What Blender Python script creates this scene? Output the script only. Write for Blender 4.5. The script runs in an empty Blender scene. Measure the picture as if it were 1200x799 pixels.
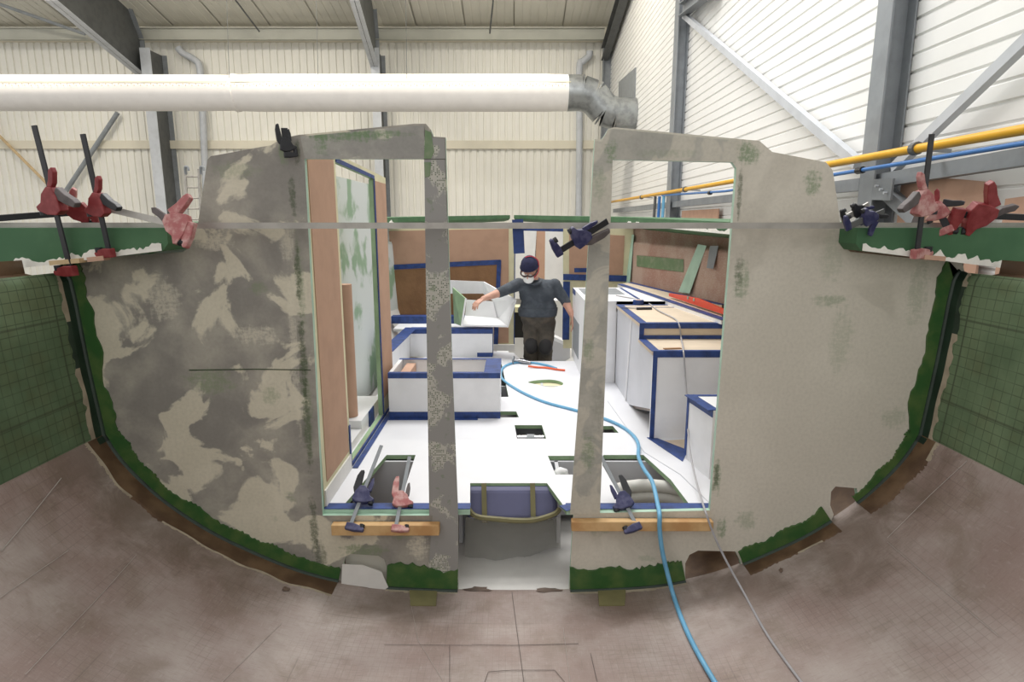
import bpy, bmesh, math, random
from mathutils import Vector, Matrix, noise
from mathutils.geometry import tessellate_polygon
random.seed(7)
V = Vector
SC = bpy.context.scene
COL = SC.collection
# ------------------------------------------------------------------ camera
F = 720.0; TH = math.radians(11.0); CZ = 3.0
CAM = V((0, 0, CZ)); ct, st = math.cos(TH), math.sin(TH)
cd = bpy.data.cameras.new('camera'); cam = bpy.data.objects.new('camera', cd); COL.objects.link(cam)
cd.sensor_width = 36.0; cd.lens = F / 1200 * 36.0; cd.clip_end = 200; cd.clip_start = 0.02
cam.location = CAM; cam.rotation_euler = (math.pi / 2 - TH, 0, 0)
SC.camera = cam
# ------------------------------------------------------------------ world, lamps, exposure
w = bpy.data.worlds.new('hall_daylight'); SC.world = w; w.use_nodes = True
bg = w.node_tree.nodes['Background']; bg.inputs[0].default_value = (1.0, 0.985, 0.96, 1); bg.inputs[1].default_value = 1.0
def area(name, loc, size, energy, col, rot=(0, 0, 0)):
    l = bpy.data.lights.new(name, 'AREA'); l.shape = 'RECTANGLE'; l.size, l.size_y = size; l.energy = energy; l.color = col
    o = bpy.data.objects.new(name, l); COL.objects.link(o); o.location = loc; o.rotation_euler = rot
    return o
for x in (-15, -7, 0):
    area('hall_lamp', (x, 18.5, 12.0), (1.6, 1.0), 480, (1.0, 0.93, 0.8))
area('hall_lamp', (-0.3, 8.0, 10.5), (6.0, 3.0), 720, (1.0, 0.985, 0.96))
SC.view_settings.view_transform = 'Standard'; SC.view_settings.look = 'None'
SC.view_settings.exposure = 0.0; SC.view_settings.gamma = 1.0
SC.view_settings.use_curve_mapping = False
# ------------------------------------------------------------------ measuring helpers (photo ray -> point at a known depth / height)
def ray(px, py):
    u = (px - 600) / F; v = (399.5 - py) / F
    return V((u, ct + v * st, -st + v * ct))
def P(px, py, Y): r = ray(px, py); return CAM + r * (Y / r.y)
def PX(px, py, X): r = ray(px, py); return CAM + r * (X / r.x)
def PZ(px, py, Z): r = ray(px, py); return CAM + r * (Z / r.z)
# ------------------------------------------------------------------ object helpers
W = {}
def props(o, label=None, cat=None, group=None, kind=None):
    if label: o['label'] = label
    if cat: o['category'] = cat
    if group: o['group'] = group
    if kind: o['kind'] = kind
    return o
def mk(name, verts, faces, mat, parent=None, smooth=False, midx=None, local=False, origin=None):
    vs = [V(v) for v in verts]
    if parent is not None:
        o0 = V((0, 0, 0)) if local else W[parent.name]
    elif origin is not None: o0 = V(origin)
    else:
        xs = [v.x for v in vs]; ys = [v.y for v in vs]; zs = [v.z for v in vs]
        o0 = V(((min(xs) + max(xs)) / 2, (min(ys) + max(ys)) / 2, min(zs)))
    me = bpy.data.meshes.new(name)
    me.from_pydata([v - o0 for v in vs], [], faces)
    mats = mat if isinstance(mat, (list, tuple)) else [mat]
    for m in mats: me.materials.append(m)
    if midx: me.polygons.foreach_set('material_index', midx)
    bm = bmesh.new(); bm.from_mesh(me); bmesh.ops.recalc_face_normals(bm, faces=bm.faces); bm.to_mesh(me); bm.free()
    if smooth:
        me.polygons.foreach_set('use_smooth', [True] * len(me.polygons))
        if smooth != 'all': me.set_sharp_from_angle(angle=math.radians(40))
    me.update()
    o = bpy.data.objects.new(name, me); COL.objects.link(o)
    if parent is not None: o.parent = parent
    else: o.location = o0
    W[o.name] = o0
    return o
def thing(name, loc, label, cat, group=None, kind=None):
    o = bpy.data.objects.new(name, None); o.empty_display_size = 0.1; COL.objects.link(o); o.location = loc
    W[o.name] = V(loc)
    return props(o, label, cat, group, kind)
def struct(o): o['kind'] = 'structure'; return o
class MB:
    def __init__(s): s.v = []; s.f = []; s.m = []
    def add(s, v, f, m=0):
        n = len(s.v); s.v += [V(a) for a in v]; s.f += [[i + n for i in q] for q in f]; s.m += [m] * len(f); return s
    def build(s, name, mat, parent=None, smooth=False, **k): return mk(name, s.v, s.f, mat, parent, smooth, midx=s.m, **k)
QB = [(0, 1, 2, 3), (4, 7, 6, 5), (0, 4, 5, 1), (1, 5, 6, 2), (2, 6, 7, 3), (3, 7, 4, 0)]
def box(a, b):
    (x0, y0, z0), (x1, y1, z1) = a, b
    return [V(p) for p in ((x0, y0, z0), (x1, y0, z0), (x1, y1, z0), (x0, y1, z0), (x0, y0, z1), (x1, y0, z1), (x1, y1, z1), (x0, y1, z1))], QB
def beam(p, q, wd, h, up=(0, 0, 1)):
    p, q = V(p), V(q); d = (q - p).normalized(); s = d.cross(V(up))
    if s.length < 1e-5: s = d.cross(V((1, 0, 0)))
    s.normalize(); u = s.cross(d).normalized(); s = s * wd / 2; u = u * h / 2
    return [p - s - u, p + s - u, p + s + u, p - s + u, q - s - u, q + s - u, q + s + u, q - s + u], QB
def ibeam(p, q, depth, width, up, tf=0.018, tw=0.012):
    p, q = V(p), V(q); d = (q - p).normalized(); s = d.cross(V(up)).normalized(); u = s.cross(d).normalized()
    D, B, a, t = depth / 2, width / 2, tf, tw / 2
    pr = [(-B, -D), (B, -D), (B, -D + a), (t, -D + a), (t, D - a), (B, D - a), (B, D), (-B, D), (-B, D - a), (-t, D - a), (-t, -D + a), (-B, -D + a)]
    v = [p + s * x + u * y for x, y in pr] + [q + s * x + u * y for x, y in pr]
    n = 12; f = [(i, (i + 1) % n, (i + 1) % n + n, i + n) for i in range(n)]
    f += [(0, 1, 2, 11), (3, 4, 9, 10), (5, 6, 7, 8), (2, 3, 10, 11), (4, 5, 8, 9)]
    f += [tuple(i + n for i in q_) for q_ in f[-5:]]
    return v, f
def smoothpts(pts, n=6):
    pts = [V(p) for p in pts]; out = []
    for i in range(len(pts) - 1):
        p0 = pts[max(i - 1, 0)]; p1 = pts[i]; p2 = pts[i + 1]; p3 = pts[min(i + 2, len(pts) - 1)]
        for k in range(n):
            t = k / n
            out.append(0.5 * ((2 * p1) + (p2 - p0) * t + (2 * p0 - 5 * p1 + 4 * p2 - p3) * t * t + (3 * p1 - p0 - 3 * p2 + p3) * t ** 3))
    out.append(pts[-1]); return out
def tube(pts, r, seg=10, cap=True):
    pts = [V(p) for p in pts]; v = []; f = []; prev = None
    for i, p in enumerate(pts):
        d = (pts[min(i + 1, len(pts) - 1)] - pts[max(i - 1, 0)]).normalized()
        if prev is None:
            a = V((0, 0, 1)) if abs(d.z) < 0.9 else V((1, 0, 0)); n_ = d.cross(a).normalized()
        else: n_ = (prev - d * prev.dot(d)).normalized()
        prev = n_; b = d.cross(n_); rr = r[i] if isinstance(r, (list, tuple)) else r
        for k in range(seg):
            a = 2 * math.pi * k / seg; v.append(p + (n_ * math.cos(a) + b * math.sin(a)) * rr)
    for i in range(len(pts) - 1):
        for k in range(seg):
            a = i * seg + k; b = i * seg + (k + 1) % seg; f.append((a, b, b + seg, a + seg))
    if cap: f.append(tuple(range(seg))); f.append(tuple(range(len(v) - seg, len(v))))
    return v, f
def plate(polys, thick):
    """polys: outer loop then holes (planar 3-D points); thick: vector to the back face. material 0 faces, 1 edges"""
    polys = [[V(p) for p in q] for q in polys]; flat = [p for q in polys for p in q]; n = len(flat)
    tris = tessellate_polygon(polys); t = V(thick)
    v = flat + [p + t for p in flat]; f = [tuple(a) for a in tris] + [tuple(i + n for i in a) for a in tris]; m = [0] * len(f)
    o = 0
    for q in polys:
        L = len(q)
        for i in range(L): f.append((o + i, o + (i + 1) % L, o + (i + 1) % L + n, o + i + n)); m.append(1)
        o += L
    mb = MB(); mb.v = v; mb.f = f; mb.m = m
    return mb
def rounded(pts, r=0.03, n=4):
    pts = [V(p) for p in pts]; out = []; L = len(pts)
    for i in range(L):
        a, b, c = pts[i - 1], pts[i], pts[(i + 1) % L]; rr = min(r, (a - b).length * .45, (c - b).length * .45)
        p = b + (a - b).normalized() * rr; q = b + (c - b).normalized() * rr
        for k in range(n + 1):
            t = k / n; out.append(p * (1 - t) ** 2 + b * 2 * t * (1 - t) + q * t * t)
    return out
# ------------------------------------------------------------------ materials
def lin(c): return tuple(((x / 255 / 12.92) if x / 255 <= 0.04045 else ((x / 255 + 0.055) / 1.055) ** 2.4) for x in c) + (1,)
class NT:
    def __init__(s, name, rough=0.6, metal=0.0, spec=None):
        s.m = bpy.data.materials.new(name); s.m.use_nodes = True; s.t = s.m.node_tree; s.n = s.t.nodes; s.b = s.n['Principled BSDF']
        s.b.inputs['Roughness'].default_value = rough; s.b.inputs['Metallic'].default_value = metal
        if spec is not None: s.b.inputs['Specular IOR Level'].default_value = spec
        s.co = s.n.new('ShaderNodeTexCoord').outputs['Object']
    def link(s, a, b): s.t.links.new(a, b)
    def mapping(s, scale=(1, 1, 1), loc=(0, 0, 0), rot=(0, 0, 0)):
        m = s.n.new('ShaderNodeMapping'); m.inputs['Scale'].default_value = scale; m.inputs['Location'].default_value = loc; m.inputs['Rotation'].default_value = rot
        s.link(s.co, m.inputs['Vector']); return m.outputs[0]
    def noise(s, scale=3, detail=4, rough=0.55, dist=0, vec=None):
        n = s.n.new('ShaderNodeTexNoise'); n.inputs['Scale'].default_value = scale; n.inputs['Detail'].default_value = detail
        n.inputs['Roughness'].default_value = rough; n.inputs['Distortion'].default_value = dist
        s.link(vec if vec is not None else s.co, n.inputs['Vector']); return n.outputs['Fac']
    def ramp(s, fac, a, b, ca=0.0, cb=1.0):
        r = s.n.new('ShaderNodeMapRange'); r.inputs[1].default_value = a; r.inputs[2].default_value = b; r.inputs[3].default_value = ca; r.inputs[4].default_value = cb
        r.interpolation_type = 'SMOOTHSTEP'; s.link(fac, r.inputs[0]); return r.outputs[0]
    def math(s, op, a, b=0.0):
        m = s.n.new('ShaderNodeMath'); m.operation = op
        for i, x in enumerate((a, b)):
            if isinstance(x, (int, float)): m.inputs[i].default_value = x
            else: s.link(x, m.inputs[i])
        return m.outputs[0]
    def sep(s):
        x = s.n.new('ShaderNodeSeparateXYZ'); s.link(s.co, x.inputs[0]); return x.outputs
    def mix(s, fac, a, b):
        m = s.n.new('ShaderNodeMix'); m.data_type = 'RGBA'
        for inp, x in ((m.inputs[0], fac), (m.inputs[6], a), (m.inputs[7], b)):
            if isinstance(x, (int, float)): inp.default_value = x
            elif isinstance(x, tuple): inp.default_value = x
            else: s.link(x, inp)
        return m.outputs[2]
    def line(s, coord, period, width, offset=0.0):
        """1 on thin lines every `period` along coord"""
        t = s.math('FRACT', s.math('DIVIDE', s.math('ADD', coord, offset), period))
        d = s.math('ABSOLUTE', s.math('SUBTRACT', t, 0.5)); return s.ramp(d, 0.5 - width / period, 0.5 - width / period * 0.3)
    def color(s, c):
        if isinstance(c, tuple): s.b.inputs['Base Color'].default_value = c
        else: s.link(c, s.b.inputs['Base Color'])
        return s
    def bump(s, h, strength=0.3, dist=0.01):
        b = s.n.new('ShaderNodeBump'); b.inputs['Strength'].default_value = strength; b.inputs['Distance'].default_value = dist
        s.link(h, b.inputs['Height']); s.link(b.outputs[0], s.b.inputs['Normal']); return s
def simple(name, c, rough=0.6, var=0.12, scale=6, metal=0.0, bump=0.0, c2=None, spec=None):
    t = NT(name, rough, metal, spec); a = lin(c)
    b = lin(c2) if c2 else tuple(x * (1 - var * 2) for x in a[:3]) + (1,)
    n = t.noise(scale, 5); t.color(t.mix(t.ramp(n, 0.38, 0.68), a, b))
    if bump: t.bump(t.noise(scale * 6, 3), bump)
    return t.m
M = {}
M['white'] = simple('white_laminate', (238, 238, 240), 0.45, 0.03)
M['floorwhite'] = simple('white_floor_panel', (230, 231, 236), 0.5, 0.02, 3)
M['offwhite'] = simple('offwhite_panel', (226, 224, 220), 0.5, 0.04)
M['greywhite'] = simple('grey_white_panel', (205, 206, 212), 0.5, 0.05, 2)
M['cream'] = simple('cream_ply', (222, 205, 182), 0.6, 0.06, 3)
M['tape'] = simple('blue_tape', (44, 72, 136), 0.55, 0.2, 14)
M['edgegreen'] = simple('pale_green_edge', (176, 206, 186), 0.5, 0.08)
M['card'] = simple('cardboard', (188, 152, 128), 0.85, 0.05, 5, bump=0.05)
M['tan_edge'] = simple('pale_yellow_tape', (222, 216, 180), 0.7, 0.05)
M['kraft'] = simple('kraft_paper', (150, 112, 78), 0.8, 0.1, 4, bump=0.5)
M['wood'] = simple('pine_block', (210, 174, 124), 0.65, 0.18, 7, c2=(186, 142, 92))
M['woodpale'] = simple('pale_wood', (205, 180, 140), 0.7, 0.1, 7)
M['steel'] = simple('galvanised_steel', (142, 147, 152), 0.5, 0.08, 4)
M['steeldark'] = simple('dark_steel', (96, 98, 98), 0.55, 0.1, 4)
M['steelight'] = simple('pale_steel', (196, 200, 206), 0.5, 0.05, 4)
M['clad'] = simple('white_cladding', (238, 238, 236), 0.55, 0.02, 1)
M['cladback'] = simple('white_back_cladding', (236, 234, 226), 0.6, 0.02, 1)
M['girt'] = simple('cream_girt', (222, 216, 198), 0.6, 0.04, 1)
M['purlin'] = simple('grey_purlin', (186, 186, 176), .6, .05, 1)
M['roof'] = simple('roof_liner', (228, 225, 214), 0.7, 0.03, 1)
M['duct'] = simple('fabric_duct', (244, 240, 236), 0.8, 0.02, 3)
M['zinc'] = simple('zinc_duct', (168, 172, 174), 0.32, 0.15, 5, metal=0.75)
M['black'] = simple('black_steel', (36, 37, 42), 0.45, 0.15, 20)
M['dark'] = simple('dark_void', (24, 22, 20), 0.8, 0.1)
M['red'] = simple('red_plastic', (124, 36, 40), 0.5, 0.15, 20, c2=(146, 60, 62))
M['redworn'] = simple('worn_red_plastic', (168, 98, 98), 0.6, 0.12, 25, c2=(200, 160, 155))
M['navy'] = simple('navy_plastic', (40, 42, 84), 0.45, 0.15, 20, c2=(84, 84, 116))
M['greyplastic'] = simple('grey_grip', (96, 88, 88), 0.6, 0.15, 20)
M['alu'] = simple('aluminium_bar', (176, 172, 166), 0.4, 0.1, 9, metal=0.3)
M['yellow'] = simple('yellow_pipe', (226, 170, 40), 0.4, 0.04)
M['bluepipe'] = simple('blue_pipe', (66, 122, 190), 0.4, 0.05)
M['hose'] = simple('blue_air_hose', (112, 176, 214), 0.4, 0.06, 9)
M['orangehose'] = simple('orange_hose', (236, 106, 66), 0.45, 0.05)
M['cable'] = simple('grey_cable', (176, 174, 178), 0.5, 0.08)
M['chrome'] = simple('chrome', (176, 176, 180), 0.25, 0.1, 9, metal=0.9)
M['levelred'] = simple('orange_level', (232, 82, 48), 0.4, 0.04)
M['flexpipe'] = simple('white_flexible_pipe', (222, 220, 214), 0.55, 0.06)
M['concrete'] = simple('hangar_floor', (150, 148, 144), 0.8, 0.1, 1)
M['tank'] = simple('blue_grey_tank', (96, 98, 132), 0.5, 0.12, 3)
M['strap'] = simple('olive_strap', (128, 122, 84), 0.6, 0.1)
M['pad'] = simple('foam_white', (240, 238, 230), 0.8, 0.04, 20)
M['pinkply'] = simple('pink_ply', (198, 160, 138), 0.7, 0.06, 4)
M['sling'] = simple('pink_cone', (226, 50, 96), 0.5, 0.05)
M['dullgreen'] = simple('mat_green_frame', (150, 178, 140), 0.6, 0.1)

def topside_mat():
    t = NT('green_core_topside', 0.75); x, y, z = t.sep()
    g = t.math('MAXIMUM', t.line(y, 0.05, 0.003), t.line(z, 0.05, 0.003)); n = t.noise(1.6, 5, 0.6); n2 = t.noise(5, 4)
    c = t.mix(t.ramp(n, 0.35, 0.7), lin((76, 98, 70)), lin((112, 132, 100)))
    c = t.mix(t.math('MULTIPLY', t.ramp(n2, 0.45, 0.7), 0.35), c, lin((92, 92, 58)))
    c = t.mix(t.math('MULTIPLY', g, t.ramp(n2, 0.25, 0.6, 0.15, 0.65)), c, lin((48, 60, 42)))
    big = t.math('MAXIMUM', t.line(z, 0.42, 0.008, 0.1), t.line(y, 1.1, 0.008, 0.2))
    c = t.mix(t.math('MULTIPLY', big, 0.6), c, lin((58, 64, 48)))
    return t.color(c).m
M['topside'] = topside_mat()
def bottom_mat():
    t = NT('brown_core_bottom', 0.5); x, y, z = t.sep()
    n = t.noise(1.3, 6, 0.6); n2 = t.noise(3.4, 5, 0.6, 0.5); n3 = t.noise(22, 4, 0.6, vec=t.mapping((1, 6, 1)))
    n4 = t.noise(22, 4, 0.6, vec=t.mapping((6, 1, 1)))
    c = t.mix(t.ramp(n, 0.35, 0.68), lin((142, 122, 115)), lin((172, 161, 155)))
    c = t.mix(t.math('MULTIPLY', t.ramp(n2, 0.46, 0.72), 0.6), c, lin((120, 104, 90)))
    c = t.mix(t.math('MULTIPLY', t.ramp(n3, 0.5, 0.75), 0.35), c, lin((122, 100, 92)))
    c = t.mix(t.math('MULTIPLY', t.ramp(n4, 0.55, 0.8), 0.35), c, lin((186, 176, 168)))
    hx = t.math('MAXIMUM', t.line(x, 0.031, 0.002), t.line(y, 0.031, 0.002)); nh = t.noise(2.1, 4, 0.6, 0.4)
    c = t.mix(t.math('MULTIPLY', hx, t.ramp(nh, 0.42, 0.62, 0.02, 0.3)), c, lin((96, 84, 78)))
    wv = t.noise(80, 3, 0.7, vec=t.mapping((1, 9, 1), rot=(0, 0, .1))); c = t.mix(t.math('MULTIPLY', t.ramp(wv, 0.55, 0.75), .3), c, lin((196, 188, 182)))
    seam = t.math('MAXIMUM', t.line(x, 0.66, 0.0035, 0.33), t.line(y, 0.47, 0.003, 0.02))
    c = t.mix(t.math('MULTIPLY', seam, t.ramp(n2, 0.45, 0.65, 0.0, 0.3)), c, lin((84, 74, 70)))
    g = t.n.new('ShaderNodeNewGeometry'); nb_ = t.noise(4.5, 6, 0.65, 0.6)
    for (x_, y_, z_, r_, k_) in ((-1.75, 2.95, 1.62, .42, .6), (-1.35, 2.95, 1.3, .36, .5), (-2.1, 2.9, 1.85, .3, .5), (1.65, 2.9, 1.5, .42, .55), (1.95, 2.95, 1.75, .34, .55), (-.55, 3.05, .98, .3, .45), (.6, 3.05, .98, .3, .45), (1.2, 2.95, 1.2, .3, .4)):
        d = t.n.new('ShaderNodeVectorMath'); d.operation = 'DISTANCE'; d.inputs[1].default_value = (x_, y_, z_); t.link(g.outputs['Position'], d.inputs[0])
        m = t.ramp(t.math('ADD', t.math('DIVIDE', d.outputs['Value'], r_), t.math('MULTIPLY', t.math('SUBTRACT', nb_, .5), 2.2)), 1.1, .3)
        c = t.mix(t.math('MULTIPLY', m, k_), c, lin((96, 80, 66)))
    t.color(c); t.bump(t.noise(40, 4), 0.08); return t.m
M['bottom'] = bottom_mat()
def smears(t, c, spots, colr):
    """sanded-through laminate and dark bands with a shape of their own, at measured places on the bulkhead"""
    g = t.n.new('ShaderNodeNewGeometry'); sx = t.n.new('ShaderNodeSeparateXYZ'); t.link(g.outputs['Position'], sx.inputs[0])
    ns = t.noise(9, 5, 0.65, vec=t.mapping((1.5, 1, 5))); nv = t.noise(9, 5, 0.65, vec=t.mapping((5, 1, 1.5)))
    nn = t.math('ADD', t.math('MULTIPLY', ns, .5), t.math('MULTIPLY', nv, .5))
    nf2 = t.ramp(t.noise(70, 3, .7), .3, .55, .35, 1.0)
    for (px, py, rx, ry, k) in spots:
        p = P(px, py, 3.15); sc_ = 3.15 / F
        dx = t.math('DIVIDE', t.math('SUBTRACT', sx.outputs[0], p.x), rx * sc_); dz = t.math('DIVIDE', t.math('SUBTRACT', sx.outputs[2], p.z), ry * sc_)
        d = t.math('ADD', t.math('MULTIPLY', dx, dx), t.math('MULTIPLY', dz, dz))
        m = t.ramp(t.math('ADD', d, t.math('MULTIPLY', t.math('SUBTRACT', nn, .5), 7.0)), 1.3, -.1)
        c = t.mix(t.math('MULTIPLY', t.math('MULTIPLY', m, k * .85), nf2), c, lin(colr))
    return c
def putty_mat(name, dark, light, green, thr, gthr, seed, scale=2.1, spots=(), bands=(), pale=()):
    t = NT(name, 0.7); v = t.mapping(loc=(seed, seed * 1.7, seed * .3)); vs = t.mapping((1, 1, 9), loc=(seed, 0, seed))
    n = t.noise(scale, 5, 0.5, 0.7, vec=v); n2 = t.noise(scale * 1.2, 4, 0.5, 0.3, vec=t.mapping(loc=(seed + 9, 3, 1))); ns = t.noise(7, 4, 0.6, vec=vs); nf = t.noise(60, 3)
    c = t.mix(t.ramp(t.math('ADD', n, t.math('MULTIPLY', nf, 0.06)), thr - 0.012, thr + 0.035), lin(dark), lin(light))
    c = t.mix(t.math('MULTIPLY', t.ramp(n2, 0.35, 0.75), 0.35), c, lin(tuple(min(255, x + 26) for x in light)))
    c = t.mix(t.math('MULTIPLY', t.math('MULTIPLY', t.ramp(n2, gthr, gthr + 0.12), t.ramp(ns, 0.4, 0.6)), 0.85), c, lin(green))
    c = t.mix(t.ramp(nf, 0.3, 0.8, 0, 0.12), c, lin((70, 66, 60)))
    if pale: c = smears(t, c, pale, tuple(min(255, x + 12) for x in light))
    if spots: c = smears(t, c, spots, green)
    if bands: c = smears(t, c, bands, (66, 78, 52))
    t.color(c); t.bump(n, 0.15, 0.004); return t.m
M['puttyL'] = putty_mat('grey_putty_patches', (138, 134, 128), (206, 199, 180), (122, 138, 104), 0.555, 0.66, 3.1, 3.5,
    spots=((333, 178, 7, 14, .9), (248, 447, 30, 16, .7), (303, 338, 10, 8, .6), (352, 330, 5, 60, .6), (360, 480, 7, 70, .6), (275, 200, 30, 10, .4), (470, 628, 14, 6, .6), (426, 645, 30, 10, .8), (318, 463, 12, 12, .5)),
    bands=((348, 178, 4, 14, .8), (343, 230, 4, 26, .8), (349, 320, 4, 42, .85), (355, 420, 5, 60, .85), (360, 500, 6, 60, .7), (368, 620, 6, 44, .8), (376, 655, 8, 26, .7)),
    pale=((250, 283, 22, 10, .9), (338, 285, 10, 24, .6), (300, 392, 26, 12, .7), (192, 352, 20, 26, .7), (345, 420, 5, 100, .6), (325, 575, 7, 34, .7), (490, 640, 14, 18, .8)))
M['puttyR'] = putty_mat('beige_putty', (194, 188, 175), (206, 200, 187), (120, 140, 108), 0.42, 0.74, 8.3, 1.6,
    spots=((877, 178, 14, 14, .95), (953, 213, 10, 14, .9), (869, 330, 10, 26, .7), (840, 560, 6, 24, .9), (846, 618, 6, 16, .9), (874, 610, 14, 14, .5), (972, 352, 20, 8, .6), (985, 400, 14, 40, .35), (1048, 490, 16, 14, .4), (975, 300, 14, 30, .3), (1075, 345, 12, 40, .4), (717, 175, 8, 12, .9), (702, 620, 16, 10, .5), (760, 655, 12, 6, .4)),
    bands=((867, 225, 3, 30, .8), (866, 320, 5, 22, .6), (839, 560, 4, 18, .7)))
M['puttyP'] = putty_mat('grey_post_putty', (148, 146, 141), (188, 184, 170), (106, 132, 94), 0.57, 0.68, 5.5, 6.0,
    spots=((716, 178, 7, 14, .95), (689, 530, 9, 24, .8), (690, 410, 6, 16, .7), (702, 215, 8, 20, .5), (780, 178, 40, 6, .4), (410, 160, 46, 6, .9), (376, 168, 8, 14, .8), (440, 157, 40, 4, .8)),
    bands=((700, 480, 8, 30, .3),))
def weave_mat():
    t = NT('weave_showing_putty', 0.75); x, y, z = t.sep(); n = t.noise(5.5, 5, 0.55, 0.4); n2 = t.noise(16, 3)
    g = t.math('MINIMUM', t.ramp(t.math('FRACT', t.math('DIVIDE', x, 0.009)), 0.3, 0.5), t.ramp(t.math('FRACT', t.math('DIVIDE', z, 0.009)), 0.3, 0.5))
    wn = t.n.new('ShaderNodeTexWhiteNoise'); sn = t.n.new('ShaderNodeVectorMath'); sn.operation = 'SNAP'; sn.inputs[1].default_value = (0.009,) * 3
    t.link(t.co, sn.inputs[0]); t.link(sn.outputs[0], wn.inputs[0])
    m = t.ramp(n, 0.52, 0.56)
    c = t.mix(m, lin((148, 146, 143)), lin((184, 181, 172)))
    dots = t.math('MULTIPLY', t.math('MULTIPLY', t.math('MULTIPLY', g, m), t.math('GREATER_THAN', wn.outputs[0], 0.55)), 0.9)
    c = t.mix(dots, c, lin((66, 84, 56)))
    c = t.mix(t.math('MULTIPLY', t.ramp(n2, 0.6, 0.72), 0.5), c, lin((104, 126, 90)))
    t.color(c); t.bump(dots, 0.2, 0.003); return t.m
M['weave'] = weave_mat()
M['puttyP2'] = putty_mat('pale_post_putty', (166, 164, 156), (192, 187, 174), (116, 138, 104), 0.5, 0.72, 2.5, 4.0,
    spots=((716, 178, 7, 14, .9), (689, 530, 9, 24, .7), (690, 410, 6, 16, .6), (702, 215, 8, 20, .45), (780, 180, 40, 5, .3)), bands=((700, 480, 8, 30, .25),))
M['tab'] = simple('green_tabbing', (48, 90, 42), 0.45, 0.3, 9, c2=(78, 104, 54))
M['fillet'] = simple('dark_green_fillet', (40, 58, 46), 0.4, 0.2, 8)
M['resin'] = simple('dark_wet_resin', (84, 62, 46), 0.4, 0.25, 7, c2=(112, 88, 66))  # resin brown, also used to paint the shaded gap under the side decks
M['resinedge'] = simple('peel_ply_edge', (168, 156, 136), 0.6, 0.15, 9)
M['greensmear'] = simple('green_laminate', (104, 128, 92), 0.6, 0.2, 12, c2=(128, 140, 112))
M['darkgreen'] = simple('dark_green_strip', (70, 84, 58), 0.6, 0.25, 20)
M['deck'] = simple('green_deck_core', (58, 100, 66), 0.6, 0.12, 3, c2=(74, 114, 78))
def fwd_mat():
    t = NT('pinkish_hull_liner', 0.5); n = t.noise(2.2, 5); n2 = t.noise(30, 3, vec=t.mapping((1, 1, 5)))
    c = t.mix(t.ramp(n, 0.35, 0.65), lin((164, 124, 108)), lin((186, 160, 144))); c = t.mix(t.math('MULTIPLY', t.ramp(n2, 0.45, 0.75), 0.4), c, lin((204, 196, 184)))
    return t.color(c).m
M['fwdhull'] = fwd_mat()
def mottled():
    t = NT('white_green_mottled_hull', 0.5); n = t.noise(2.6, 5, 0.5, 0.4); c = t.mix(t.ramp(n, 0.5, 0.6), lin((206, 212, 210)), lin((140, 168, 140)))
    return t.color(c).m
M['mottle'] = mottled()
def film():
    t = NT('clear_plastic_film', 0.25); t.color(lin((190, 190, 180))); t.b.inputs['Alpha'].default_value = 0.35; t.bump(t.noise(9, 5), 0.8, 0.02); return t.m
M['film'] = film()
def film2():
    t = NT('milky_film', 0.5); t.color(lin((226, 222, 212))); t.b.inputs['Alpha'].default_value = 0.75; return t.m
M['milky'] = film2()

# ================================================================== HANGAR (the setting)
WX = 3.9; BY = 26.0
struct(mk('floor', *box((-30, -12, -0.1), (WX + 0.3, BY + 0.4, 0.0)), M['concrete']))
# back wall: solid backing plus ribbed sheets in two rows either side of the girt
zg = P(300, 170, BY).z; zt = P(300, 50, BY).z; zr = P(300, 33, BY).z
wb = struct(mk('wall_back', *box((-27, BY, 0), (WX + 0.3, BY + 0.2, zr + 0.3)), M['cladback']))
def ribsheet(width, height, nr, name, depth=0.05):
    """vertical trapezoid ribs standing proud; local coords, base at z 0, faces -Y"""
    v = []; f = []; p = width / nr; prof = []
    for k in range(nr):
        x = k * p; prof += [(x, 0), (x + p * .62, 0), (x + p * .68, depth), (x + p * .94, depth)]
    prof.append((width, 0))
    for z in (0, height): v += [V((x, y, z)) for x, y in prof]
    n = len(prof); f = [(i, i + 1, i + 1 + n, i + n) for i in range(n - 1)]
    return v, f
sw = 1.16
for row, (z0, z1) in enumerate(((0.0, zg - 0.16), (zg + 0.16, zt))):
    v, f = ribsheet(sw, z1 - z0, 4, 'cladding_sheet')
    for k in range(23 if row == 0 else 23):
        x0 = WX - 0.02 - sw * (k + 1)
        if k == 0: src = mk('cladding_sheet', [a + V((x0, BY - 0.055, z0)) for a in v], f, M['cladback'], wb)
        else:
            c = src.copy(); COL.objects.link(c); c.location = (-sw * k, 0, 0)
mk('girt', *box((-27, BY - 0.16, zg - 0.16), (WX, BY - 0.001, zg + 0.16)), M['girt'], wb)
mk('eaves_flashing', *box((-27, BY - 0.22, zt), (WX, BY - 0.001, zt + 0.5)), M['girt'], wb)
# roof liner sheets falling towards the back wall
SL = 0.21
def roofz(Y): return zr + SL * (BY - Y)
rf = struct(mk('ceiling', [V((-27, BY + .2, roofz(BY + .2) + .12)), V((WX + .2, BY + .2, roofz(BY + .2) + .12)), V((WX + .2, 16, roofz(16) + .12)), V((-27, 16, roofz(16) + .12)),
       V((-27, BY + .2, roofz(BY + .2) + .2)), V((WX + .2, BY + .2, roofz(BY + .2) + .2)), V((WX + .2, 16, roofz(16) + .2)), V((-27, 16, roofz(16) + .2))], QB, M['roof']))
prof = []
for k in range(6):
    x = k * .31; prof += [(x, 0), (x + .24, 0), (x + .25, .014), (x + .30, .014)]
prof.append((1.86, 0.0))
rv = [V((x, BY + .1, roofz(BY + .1) + .05 + y)) for x, y in prof] + [V((x, 16, roofz(16) + .05 + y)) for x, y in prof]
n = len(prof); rff = [(i, i + 1, i + 1 + n, i + n) for i in range(n - 1)]
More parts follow.
